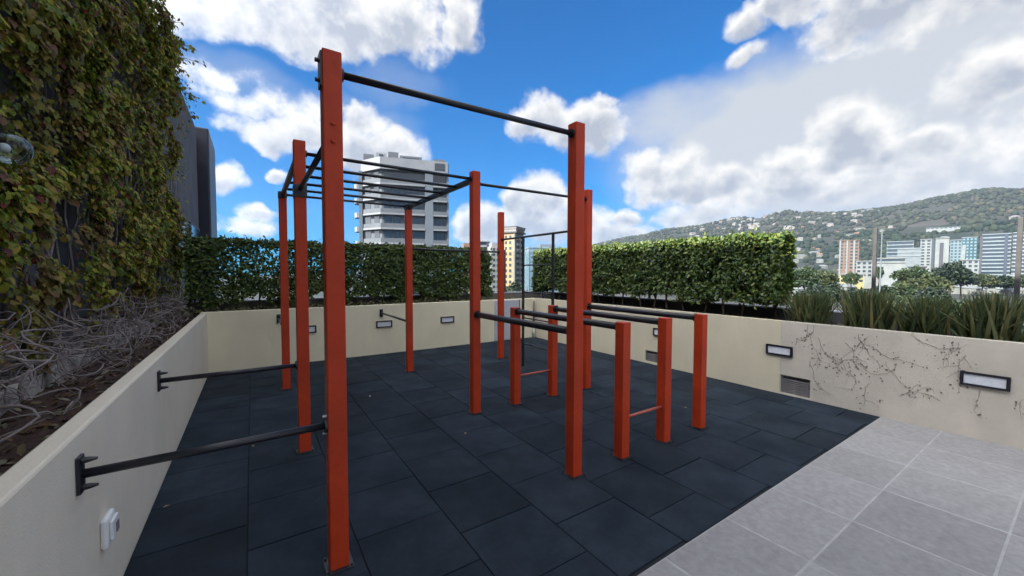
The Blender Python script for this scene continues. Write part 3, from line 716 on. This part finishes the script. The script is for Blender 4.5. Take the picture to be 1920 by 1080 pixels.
creeper('dry forked creeper stem in the middle of the bare wall', [(-.74, .90, -95, .5), (-.82, .88, -75, .45), (-.62, .78, -140, .4), (-.9, .75, -110, .45), (-.66, .45, -130, .4), (-.98, .62, -100, .4), (-.85, .35, -60, .3)], 8)
creeper('long bent dry creeper stem left of the largest step light', [(-1.17, .95, -115, .45), (-1.07, .62, -92, .5), (-1.1, .28, 175, .25)], 12)
creeper('dry creeper stem above and below the largest step light', [(-1.50, .92, -120, .3), (-1.56, .8, -60, .3), (-1.66, .48, -95, .3), (-1.95, .85, -100, .6), (-1.4, .3, 20, .2)], 21)

# ------------------------------------------------------------------ city
m_tw = mat('tower_grey', (.085, .10, .12), (.07, .083, .10), rough=.8, scale=.3)
m_tp = mat('tower_pier', (.10, .125, .155), (.08, .10, .13), rough=.8, scale=.3)
m_ts = mat('tower_white', (.175, .19, .215), (.14, .155, .18), rough=.7, scale=.4)
m_beige = mat('beige_render', (.30, .22, .12), (.26, .19, .105), rough=.8, scale=.2)
m_cwhite = mat('city_white', (.20, .20, .205), (.155, .155, .16), rough=.8, scale=.15)
m_pinkb = mat('pink_brick', (.16, .095, .075), (.13, .08, .065), rough=.85, scale=.2)
m_bluegl = mat('blue_curtain_wall', (.10, .16, .21), (.15, .22, .28), rough=.25, scale=.15, spec=.7)
m_teal = mat('teal_glass', (.02, .043, .05), (.03, .06, .068), rough=.2, scale=.2, spec=.7)
m_purple = mat('plum_render', (.04, .036, .05), (.052, .046, .06), rough=.7, scale=.2)
m_tileroof = mat('red_tile_roof', (.22, .10, .07), (.16, .075, .055), rough=.85, scale=.5, objvar=.25)
m_wroof = mat('pale_sheet_roof', (.17, .17, .18), (.11, .11, .12), rough=.6, scale=.4, objvar=.2)
m_hwall = mat('house_wall', (.20, .19, .18), (.14, .135, .13), rough=.85, scale=.3, objvar=.15)
m_cgrey = mat('city_grey', (.15, .16, .175), (.12, .13, .145), rough=.8, scale=.2)
def building(name, label, a, d, rz_az, base=None):
    """root at the corner or centre, local x runs along compass azimuth rz_az"""
    x, y = polar(a, d); r = root(name, (x, y, base if base is not None else ground_h(a, d) - 1), R(90 - rz_az)); tag(r, label, 'building'); return r
_mc = {}
def boxm(nm, sx, sy, sz, mt):
    k = (nm, sx, sy, sz, mt.name)
    if k not in _mc: _mc[k] = MB().box(0, sx, 0, sy, 0, sz).mesh(nm, mt)
    return _mc[k]
# --- the large apartment tower; z below are heights over the terrace, root is on the ground
t = building('apartment_tower', 'large grey and white apartment tower with wrapped balconies behind the ladder', 15.3, 98.5, 106, GZ + 1.3)
B = -GZ
put('wall', (MB().prism([(-4.5, 5), (.0, .9), (15.4, .9), (15.4, 15), (-4.5, 15)], 0, 25.2 + B), m_tw), t)
put('pier', (MB().box(10.1, 12.0, -.45, .88, 0, 24.6 + B), m_tp), t); put('pier', (MB().box(-5.3, -4.52, 4.2, 6.6, 0, 24.9 + B), m_tp), t); put('pier', (MB().box(15.42, 15.9, .2, 2.5, 0, 27.2 + B), m_tp), t)
FH = 3.53
for k in range(11):
    z = 24.6 - FH * (k + 1) + B
    fl_ = put('balcony_slab', (MB().prism([(-4.4, 3.8), (-.3, -.5), (10.05, -.5), (10.05, .88), (.1, .88), (-4.2, 4.7)], z, z + .42), m_ts), t)
    put('balcony_front', (MB().prism([(-4.3, 3.85), (-.25, -.42), (10.0, -.42), (10.0, -.3), (-.2, -.3), (-4.2, 3.95)], z + .42, z + 1.45), m_tw), fl_)
    f2 = put('balcony_slab', (MB().box(12.05, 15.38, -.5, .88, z, z + .38), m_ts), t)
    put('balcony_front', (MB().box(12.05, 15.33, -.44, -.34, z + .38, z + 1.2), m_tw), f2)
    s3 = put('side_balcony', (MB().prism([(-6.0, 6.8), (-6.6, 7.6), (-6.6, 9.6), (-6.0, 10.4), (-4.52, 10.4), (-4.52, 6.8)], z - .1, z + 1.1), m_ts), t)
    wm = boxm('window', 1.7, .06, 1.75, m_win)
    for xx in (.5, 2.6, 4.9, 7.0, 8.3): put('window', wm, t, (xx, .82, z + 1.45))
    w3 = boxm('window', .98, .06, 2.3, m_win)
    for xx in (12.15, 13.2, 14.25): put('window', w3, t, (xx, .82, z + .75))
    sw = boxm('window', 1.5, .06, 1.9, m_win)
    for q in (.18, .62): put('window', sw, t, (-4.5 + 4.5 * q - .05, 5 - 4.1 * q - .06, z + 1.3), (0, 0, math.atan2(-4.1, 4.5)))
put('fascia', (MB().prism([(-4.8, 4.6), (-.3, -.6), (15.6, -.6), (15.6, .85), (-.1, .85), (-4.5, 5)], 24.65 + B, 27.4 + B), m_ts), t)
put('loggia_window', (MB().box(1.0, 9.8, .80, .86, 21.9 + B, 24.3 + B), m_win), t); put('loggia_window', (MB().box(12.2, 15.2, .80, .86, 21.9 + B, 24.3 + B), m_win), t)
put('window', (MB().box(12.4, 14.8, -.68, -.62, 25.2 + B, 26.9 + B), m_win), t)
for (x0, x1, y0, h, mt) in ((-4.2, -1.8, 4.8, 29.2, m_tw), (-1.2, 1.2, 2.2, 29.0, m_ts), (1.6, 4.0, 2.6, 29.6, m_tw), (4.3, 9.6, 2.4, 28.9, m_tw), (9.9, 12.2, 3.0, 28.3, m_tp), (12.4, 15.3, 2.0, 28.6, m_tw)):
    put('penthouse_block', (MB().box(x0, x1, y0, y0 + 4, 25.2 + B, h + B), mt), t)
put('window', (MB().box(-.5, .4, 2.12, 2.19, 27.6 + B, 28.7 + B), m_win), t); put('window', (MB().box(5.0, 8.8, 2.32, 2.39, 27.6 + B, 28.5 + B), m_win), t)
# --- beige tower: corner towards the terrace
def grid_windows(parent, n, m_, x0, dx, z0, dz, sx, sz, yo, along='x', sh=m_win):
    wm = boxm('window', sx, .12, sz, sh) if along == 'x' else boxm('window', .12, sx, sz, sh)
    for i in range(n):
        for j in range(m_): put('window', wm, parent, (x0 + i * dx, yo, z0 + j * dz) if along == 'x' else (yo, x0 + i * dx, z0 + j * dz))
t = building('apartment_tower', 'tall beige apartment tower with white balconies between the two hedges', 34.1, 205, 58, GZ)
put('wall', (MB().box(0, 11, 0, 9.3, 0, 22.2 + B), m_cwhite), t); put('side_wall', (MB().box(-.3, 0, -.2, 9.5, 0, 22.0 + B), m_beige), t)
put('balcony_column', (MB().box(-.9, -.31, 0.0, 1.0, 0, 21.6 + B), m_cwhite), t)
grid_windows(t, 3, 13, 2.2, 2.5, -16 + B, 2.95, 1.2, 1.5, -.45, 'y')
for j in range(13):
    z = -16.8 + 2.95 * j + B
    bl = put('balcony', (MB().box(1.0, 5.5, -1.0, -.0, z, z + 1.2), m_cwhite), t); put('window', (MB().box(1.0, 5.5, -.08, .02, z + 1.2, z + 2.75), m_win), bl)
    put('window', boxm('window', 1.6, .1, 1.6, m_win), t, (7.2, -.08, z + 1.0))
put('roof_slab', (MB().box(-1.2, 11.5, -1.2, 9.8, 22.2 + B, 22.9 + B), m_dkconc), t); put('crown_wall', (MB().box(-.6, 11.0, -.6, 9.2, 22.9 + B, 24.3 + B), m_cwhite), t)
put('crown_window', (MB().box(1, 9.5, -.68, -.62, 23.2 + B, 24.0 + B), m_win), t); put('roof_slab', (MB().box(-.9, 11.3, -.9, 9.5, 24.3 + B, 25.2 + B), m_cwhite), t); put('roof_edge', (MB().box(-1.1, 11.4, -1.1, 9.6, 25.2 + B, 25.6 + B), m_dkconc), t)
t = building('apartment_block', 'cream apartment block adjoining the beige tower on its left', 30.6, 215, 108, GZ)
put('wall', (MB().box(0, 5.2, 0, 14, 0, 16 + B), m_cwhite), t); put('roof_block', (MB().box(.8, 4.6, 2, 10, 16 + B, 18 + B), m_ts), t); grid_windows(t, 2, 11, .8, 2.2, -16 + B, 2.95, 1.3, 1.4, -.06)
t = building('apartment_block', 'grey apartment block with white floor bands left of the beige tower', 28.3, 225, 112, GZ)
put('wall', (MB().box(0, 8.2, 0, 14, 0, 19 + B), m_cgrey), t); put('stair_tower', (MB().box(6.4, 8.4, -.6, 4, 0, 17.5 + B), m_purple), t)
for j in range(11):
    z = -14 + 3.0 * j + B; f = put('floor_band', (MB().box(-.3, 6.35, -.7, -.02, z, z + 1.1), m_ts), t); put('window_strip', (MB().box(.2, 6.2, -.06, -.01, z + 1.1, z + 2.9), m_win), f)
put('roof_slab', (MB().box(-.4, 8.5, -.8, 14, 19 + B, 19.5 + B), m_ts), t)
t = building('apartment_block', 'slim pink and cream block barely showing beside the middle post', 26.6, 230, 112, GZ)
put('wall', (MB().box(0, 6.5, 0, 12, 0, 18.6 + B), m_pinkb), t); put('trim', (MB().box(3.0, 6.6, -.3, -.02, 0, 17 + B), m_cwhite), t)
# --- blue glass office in the gap
t = building('office_building', 'blue grey glass office building seen through the gap between the hedges', 36.1, 150, 116, GZ)
put('wall', (MB().box(0, 12, 0, 16, 0, 10.8 + B), m_bluegl), t)
fm = boxm('mullion', .14, .12, 36, m_tp)
for i in range(9): put('mullion', fm, t, (i * 1.48, -.13, 2))
for j in range(11): put('floor_band', boxm('floor_band', 12.1, .10, .35, m_tp), t, (-.05, -.11, 2 + 3.5 * j))
put('roof_edge', (MB().box(-.2, 12.2, -.2, 16.2, 10.8 + B, 11.4 + B), m_bluegl), t); put('roof_block', (MB().box(5, 11, 3, 11, 11.4 + B, 12.6 + B), m_tp), t)
# --- buildings at the foot of the hill on the right
def slab_block(name, label, a, d, w, top, wallm, bandm, n, fh=3.2, dep=14, face=None, cols=0, winm=m_win, k=1.0):
    az_ = (a + 90) if face is None else face
    if a > 79.7 and 490 < d < 700: k = 735 / d
    t = building(name, label, a, d * k, az_); t.scale = (k, k, k); b0 = (1.6 + (top - 1.6) * k - t.location.z) / k - top
    put('wall', (MB().box(-w / 2, w / 2, 0, dep, 0, top + b0), wallm), t)
    for j in range(n):
        z = top - fh * (j + 1) + b0
        if z < 0: break
        if cols:
            cw = w / cols
            wm = boxm('window', round(cw * .55, 2), .15, 1.7, winm)
            for i in range(cols): put('window', wm, t, (-w / 2 + (i + .22) * cw, -.1, z + .9))
        else:
            b = put('floor_band', (MB().box(-w / 2 - .2, w / 2 + .2, -.7, -.02, z, z + 1.15), bandm), t)
            put('window_strip', (MB().box(-w / 2 + .4, w / 2 - .4, -.1, -.01, z + 1.15, z + fh - .1), winm), b)
    put('roof_edge', (MB().box(-w / 2 - .3, w / 2 + .3, -.8, dep + .3, top + b0, top + b0 + .7), bandm), t)
    return t, b0
t, b0 = slab_block('apartment_block', 'pink brick apartment block with white columns below the hill', 74.3, 520, 15, 34, m_pinkb, m_pinkb, 9, cols=4)
for xx in (-7.6, -2.2, 3.2): put('column', (MB().box(xx, xx + 1.3, -.9, -.12, 0, 34 + b0), m_cwhite), t)
t, b0 = slab_block('white_building', 'bright white block standing in front of the pink apartment block', 75.6, 430, 10, 11, m_cwhite, m_cwhite, 4, cols=3)
t, b0 = slab_block('white_building', 'large bright white hall with a plain facade behind the glass post', 77.5, 410, 18, 12.5, m_cwhite, m_cwhite, 1, cols=0)
t, b0 = slab_block('yellow_house', 'low yellow house under the bright white block', 74.6, 390, 14, .5, mat('yellow_wall', (.26, .21, .10), (.22, .18, .085), rough=.85, scale=.4), m_cwhite, 2, cols=4)
t, b0 = slab_block('office_building', 'long grey stepped office block right of the pink apartment block', 78.3, 640, 22, 38, m_cgrey, m_ts, 4, fh=4.2)
put('lower_wing', (MB().box(-2, 17, -6, 8, 0, 30 + b0), m_cgrey), t)
for j in range(3): put('floor_band', (MB().box(-2.3, 17.3, -6.6, -6.02, 29 - 4.2 * j + b0, 30.3 - 4.2 * j + b0), m_ts), t)
t, b0 = slab_block('white_tower', 'leftmost of the white towers at the foot of the hill', 80.15, 620, 8.5, 38, m_cwhite, m_cwhite, 9, cols=2); put('dark_fin', (MB().box(4.3, 6.0, -.6, 6, 0, 39 + b0), m_purple), t)
t, b0 = slab_block('white_tower', 'middle white tower with a dark central strip below the hill', 81.25, 600, 9.5, 37.5, m_cwhite, m_cwhite, 0); put('dark_strip', (MB().box(-1.8, 1.0, -.3, -.02, 0, 33 + b0), m_purple), t); put('dark_fin', (MB().box(-7.0, -4.8, 1, 6, 0, 36.5 + b0), m_teal), t)
t, b0 = slab_block('glass_tower', 'pale blue glass tower right of the white towers', 82.15, 620, 8, 36, mat('pale_blue_panel', (.12, .15, .18), (.10, .13, .16), rough=.5, scale=.2), m_ts, 9, cols=3, winm=m_teal)
t, b0 = slab_block('glass_tower', 'teal glass tower with a white slanted wing', 83.0, 600, 10, 37, m_teal, m_ts, 9, cols=4, winm=m_bluegl)
w_ = MB(); w_.v = [(-7.5, -1, 0), (-3.5, -1, 0), (-3.5, 5, 0), (-7.5, 5, 0), (-4.6, -1, 30 + b0), (-2.2, -1, 30 + b0), (-2.2, 5, 30 + b0), (-4.6, 5, 30 + b0)]; w_.f = [(3, 2, 1, 0), (4, 5, 6, 7), (0, 1, 5, 4), (1, 2, 6, 5), (2, 3, 7, 6), (3, 0, 4, 7)]
put('slanted_wing', (w_, m_cwhite), t)
t, b0 = slab_block('white_building', 'low white block at the foot of the teal glass tower', 83.1, 480, 9, 12, m_cwhite, m_cwhite, 3, cols=3)
t, b0 = slab_block('apartment_tower', 'wide plum and white banded apartment tower at the right edge', 84.6, 520, 15, 34, m_purple, m_ts, 12, fh=3.1)
put('dark_fin', (MB().box(-8.8, -7.3, -1.2, 4, 0, 33.5 + b0), m_purple), t); put('dark_fin', (MB().box(4.2, 6.0, -1.4, 2, 0, 34.2 + b0), mat('navy_panel', (.03, .035, .06), rough=.4)), t)
t, b0 = slab_block('apartment_tower', 'second plum banded tower cut by the right edge of the picture', 86.2, 530, 12, 35, m_purple, m_ts, 12, fh=3.1)
t, b0 = slab_block('white_building', 'small white block with a dark roof under the leftmost white tower', 79.6, 470, 11, 6.5, m_cwhite, m_purple, 3, cols=4)
# --- houses
def house_meshes(w, d, h, rm):
    wl = MB().box(-w / 2, w / 2, -d / 2, d / 2, -4, h); wl.box(-w * .18, w * .16, -d / 2 - .12, -d / 2 + .1, .3, h * .7)
    rf = MB(); o = .6; rf.v = [(-w / 2 - o, -d / 2 - o, h), (w / 2 + o, -d / 2 - o, h), (w / 2 + o, d / 2 + o, h), (-w / 2 - o, d / 2 + o, h), (-w / 2 + d * .2, 0, h + d * .28), (w / 2 - d * .2, 0, h + d * .28)]
    rf.f = [(0, 1, 5, 4), (1, 2, 5), (2, 3, 4, 5), (3, 0, 4), (3, 2, 1, 0)]
    return wl.mesh('wall', m_hwall), rf.mesh('roof', rm), MB().box(-.7, .7, -.06, .06, 0, 1.3).mesh('window', m_win)
HM = [house_meshes(10, 8, 4, m_tileroof), house_meshes(13, 9, 6, m_wroof), house_meshes(9, 9, 6.5, m_wroof), house_meshes(16, 10, 5, m_wroof), house_meshes(12, 8, 5, m_tileroof)]
HD = [(10, 8), (13, 9), (9, 9), (16, 10), (12, 8)]
def house(a, d, k, label, group, rz=None, s=1.0, z=None):
    label = label.replace('ROOF', 'red tiled' if k in (0, 4) else 'pale sheet')
    x, y = polar(a, d); r = root('house', (x, y, ground_h(a, d) if z is None else z), R(-a) + (rnd.uniform(-.7, .7) if rz is None else rz)); tag(r, label, 'house', group); r.scale = (s, s, s)
    put('wall', HM[k][0], r); put('roof', HM[k][1], r)
    for q in (-.33, .33): put('window', HM[k][2], r, (q * HD[k][0], -HD[k][1] / 2 - .03, 1.6))
for k in range(70):
    a = rnd.uniform(81.6, 87); d = rnd.uniform(440, 690)
    house(a, d, rnd.choice((0, 1, 2, 3, 4, 1, 2)), 'low house with a ROOF roof crowded below the plum tower', 'crowded houses below the towers', s=rnd.uniform(.6, .85))
for k in range(12):
    house(rnd.uniform(69.5, 74.0), rnd.uniform(300, 420), rnd.choice((1, 2, 3)), 'ROOF roofed house among the trees past the end of the right hedge', 'houses among the trees')
def ridge_spot(): 
    z = rnd.random()
    if z < .5: return rnd.uniform(57, 76), rnd.uniform(1250, 1980)
    if z < .8: return rnd.uniform(66, 82), rnd.uniform(900, 1500)
    return rnd.uniform(50, 87), rnd.uniform(1000, 1900)
for k in range(150):
    a, d = ridge_spot(); house(a, d, rnd.choice((1, 2, 3, 1, 3, 0)), ('small house with a ROOF roof high near the ridge of the wooded hill' if d > 1600 else 'small house with a ROOF roof on the lower slope of the wooded hill'), 'houses on the hillside', s=rnd.uniform(.65, 1.3))
for (a, d, w, lb) in ((81.6, 1350, 70, 'long low white building on the hillside above the towers'), (61.5, 1250, 60, 'long white roofed hall on the hillside just above the right hedge')):
    t, b0 = slab_block('long_hall', lb, a, d, w, ground_h(a, d) + 10, m_cwhite, m_wroof, 1, dep=18, cols=10)
mst = root('radio_mast', (*polar(83.1, 2030), ground_h(83.1, 2030))); tag(mst, 'thin radio mast on the top of the hill', 'mast')
put('pole', (MB().tube([(0, 0, 0), (0, 0, 30)], [1.0, .4], 6), m_cgrey), mst); put('cross_arm', (MB().box(-2.5, 2.5, -.3, .3, 20, 20.6), m_cgrey), mst)
lp = root('street_pole', (*polar(76.9, 120), GZ)); tag(lp, 'slim grey lamp pole rising beyond the glass', 'pole')
put('shaft', (MB().tube([(0, 0, 0), (0, 0, 30 + 9.0)], [.22, .10], 8), m_cgrey), lp); put('lamp_arm', (MB().tube([(0, 0, 38.6), (1.6, 0, 39.2)], .07, 6), m_cgrey), lp)

# --- trees
m_tr = [mat('tree_leaf_%s' % n, (.05, .09, .02), rough=.6, trans=.15, island=isl) for n, isl in (('mid', [(0, (.014, .028, .010)), (.6, (.03, .05, .014)), (1, (.055, .07, .02))]), ('dark', [(0, (.008, .015, .010)), (.7, (.016, .028, .014)), (1, (.027, .042, .016))]), ('olive', [(0, (.025, .036, .012)), (.6, (.05, .06, .018)), (1, (.08, .08, .026))]))]
def tree_mesh(seed, kind, w, h, n=2600):
    rr = np.random.default_rng(seed); cl = 26
    c = rr.normal(0, 1, (cl, 3)); c /= np.linalg.norm(c, axis=1, keepdims=True); c *= rr.uniform(.35, 1, (cl, 1)) ** .6; c[:, 2] = c[:, 2] * .85
    which = rr.integers(0, cl, n); o = rr.normal(0, 1, (n, 3)); o /= np.linalg.norm(o, axis=1, keepdims=True); o *= rr.uniform(.12, .34, (n, 1))
    p = (c[which] + o) * [w / 2.4, w / 2.4, h * .33] + [0, 0, h * .64]
    return scatter_mesh('crown', *LEAF6, p, o * 2 + rr.normal(0, .6, (n, 3)) + [0, 0, .3], rr.normal(0, 1, (n, 3)), rr.uniform(.7, 1.5, n) * w / 12, m_tr[kind])
TC = {}
def tree(a, d, w, h, kind, label, z=None, group='trees between the terrace and the hill'):
    x, y = polar(a, d); r = root('tree', (x, y, (ground_h(a, d) if z is None else z)), rnd.uniform(0, 6)); tag(r, label, 'tree', group)
    k = (kind, rnd.randint(0, 2))
    if k not in TC: TC[k] = tree_mesh(40 + k[0] * 10 + k[1], kind, 12, 12)
    o = put('crown', TC[k], r); o.scale = (w / 12, w / 12, h / 12)
    b = MB().tube([(0, 0, -2), (.2, .1, h * .3), (.1, -.2, h * .6)], [.45, .32, .15], 7)
    for q in range(4):
        an = q * 1.6; b.tube([(.2, .1, h * .32), (math.cos(an) * w * .16, math.sin(an) * w * .16, h * .52), (math.cos(an) * w * .3, math.sin(an) * w * .3, h * .68)], [.2, .13, .06], 5)
    put('trunk', (b, m_bark, True), r)
def top(a, d, el_): return 1.6 + d * math.tan(R(el_))
for (a, d, w, el_, h, kind, lb) in (
    (70.4, 230, 13, .9, 15, 0, 'green tree just past the end of the right hedge'), (72.2, 250, 15, .3, 15, 2, 'yellowish tree past the end of the right hedge'), (73.4, 190, 11, -.9, 12, 1, 'dark tree low beside the yellow house'),
    (71.2, 170, 10, -1.2, 12, 1, 'dark bush like tree near the end of the right hedge'), (75.6, 230, 12, -1.3, 12, 1, 'dark tree in front of the bright white block'), (77.0, 240, 12, -1.2, 12, 1, 'dark tree in front of the large white hall'),
    (76.8, 330, 5, .9, 12, 0, 'small round tree against the large white hall'), (78.3, 260, 14, -.9, 12, 0, 'dusty green tree right of the large white hall'), (79.3, 300, 17, .8, 17, 0, 'broad light green tree in the middle of the valley'),
    (80.4, 280, 17, -.1, 15, 2, 'olive tree right of the broad light green one'), (80.6, 190, 13, -1.35, 13, 1, 'large dark round tree above the third iris clump'), (81.9, 330, 16, 1.2, 18, 1, 'dark green tree below the white towers'),
    (82.6, 340, 14, .6, 16, 1, 'dark green tree below the teal glass tower'), (83.9, 420, 16, .0, 14, 2, 'olive brown tree below the plum tower'), (85.2, 430, 16, -.1, 14, 1, 'dark tree at the foot of the plum tower'), (86.4, 420, 14, .1, 14, 0, 'green tree at the right edge below the plum tower'),
    (79.0, 180, 11, -2.0, 12, 0, 'low green tree behind the iris plants'), (69.0, 260, 13, .6, 14, 1, 'dark tree half hidden by the end of the right hedge'), (34.6, 150, 12, -1.2, 13, 1, 'dark tree at the foot of the beige tower'), (33.6, 160, 10, -1.6, 12, 0, 'green tree left of the dark one at the foot of the beige tower'),
    (74.6, 330, 9, .2, 12, 0, 'green tree left of the bright white block'), (84.6, 250, 12, -2.4, 12, 1, 'dark tree below the crowded houses'), (83.0, 230, 12, -2.3, 12, 0, 'green tree below the crowded houses')):
    tree(a, d, w, h, kind, lb, z=top(a, d, el_) - h * 1.02)
# --- far woods: one mass of crowns over the hill
ico = [(0, 0, -1), (.7236, -.5257, -.4472), (-.2764, -.8507, -.4472), (-.8944, 0, -.4472), (-.2764, .8507, -.4472), (.7236, .5257, -.4472), (.2764, -.8507, .4472), (-.7236, -.5257, .4472), (-.7236, .5257, .4472), (.2764, .8507, .4472), (.8944, 0, .4472), (0, 0, 1)]
icf = [(0, 1, 2), (1, 0, 5), (0, 2, 3), (0, 3, 4), (0, 4, 5), (1, 5, 10), (2, 1, 6), (3, 2, 7), (4, 3, 8), (5, 4, 9), (1, 10, 6), (2, 6, 7), (3, 7, 8), (4, 8, 9), (5, 9, 10), (6, 10, 11), (7, 6, 11), (8, 7, 11), (9, 8, 11), (10, 9, 11)]
pos = []; sl = []
while len(pos) < 9500:
    a = rnd.uniform(38, 90); d = 480 + 1640 * rnd.random() ** .8
    x, y = polar(a, d)
    if mnoise.noise((x / 130, y / 130, 1.3)) < -.12 and rnd.random() < .85: continue
    s = rnd.uniform(3.0, 8.0) * (1.35 if d > 1850 else 1) if d > 800 else rnd.uniform(2.5, 5)
    pos.append((x, y, ground_h(a, d) + s * .35)); sl.append(s)
n_ = len(pos)
wm = scatter_mesh('far_woods', ico, icf, np.array(pos), NP.normal(0, .35, (n_, 3)) + [0, 0, 1], NP.normal(0, 1, (n_, 3)), np.array(sl), mat('far_tree', (.04, .06, .02), rough=.9, island=[(0, (.004, .008, .007)), (.5, (.009, .016, .011)), (.85, (.02, .027, .015)), (1, (.038, .036, .024))]))
tag(put('far_woods', wm), 'wooded slopes of the far hill', 'woods', kind='stuff')

# ------------------------------------------------------------------ haze in the air
hz = MB().box(-3000, 3000, -3000, 3000, -32, 420).mesh('haze')
M = bpy.data.materials.new('haze'); M.use_nodes = True; t_ = M.node_tree; t_.nodes.remove(t_.nodes['Principled BSDF'])
pvn = t_.nodes.new('ShaderNodeVolumePrincipled'); pvn.inputs['Color'].default_value = (.50, .70, 1.0, 1); pvn.inputs['Density'].default_value = .00006; pvn.inputs['Anisotropy'].default_value = .2
t_.links.new(pvn.outputs[0], t_.nodes['Material Output'].inputs['Volume']); hz.materials.append(M)
tag(put('haze', hz), kind='stuff')
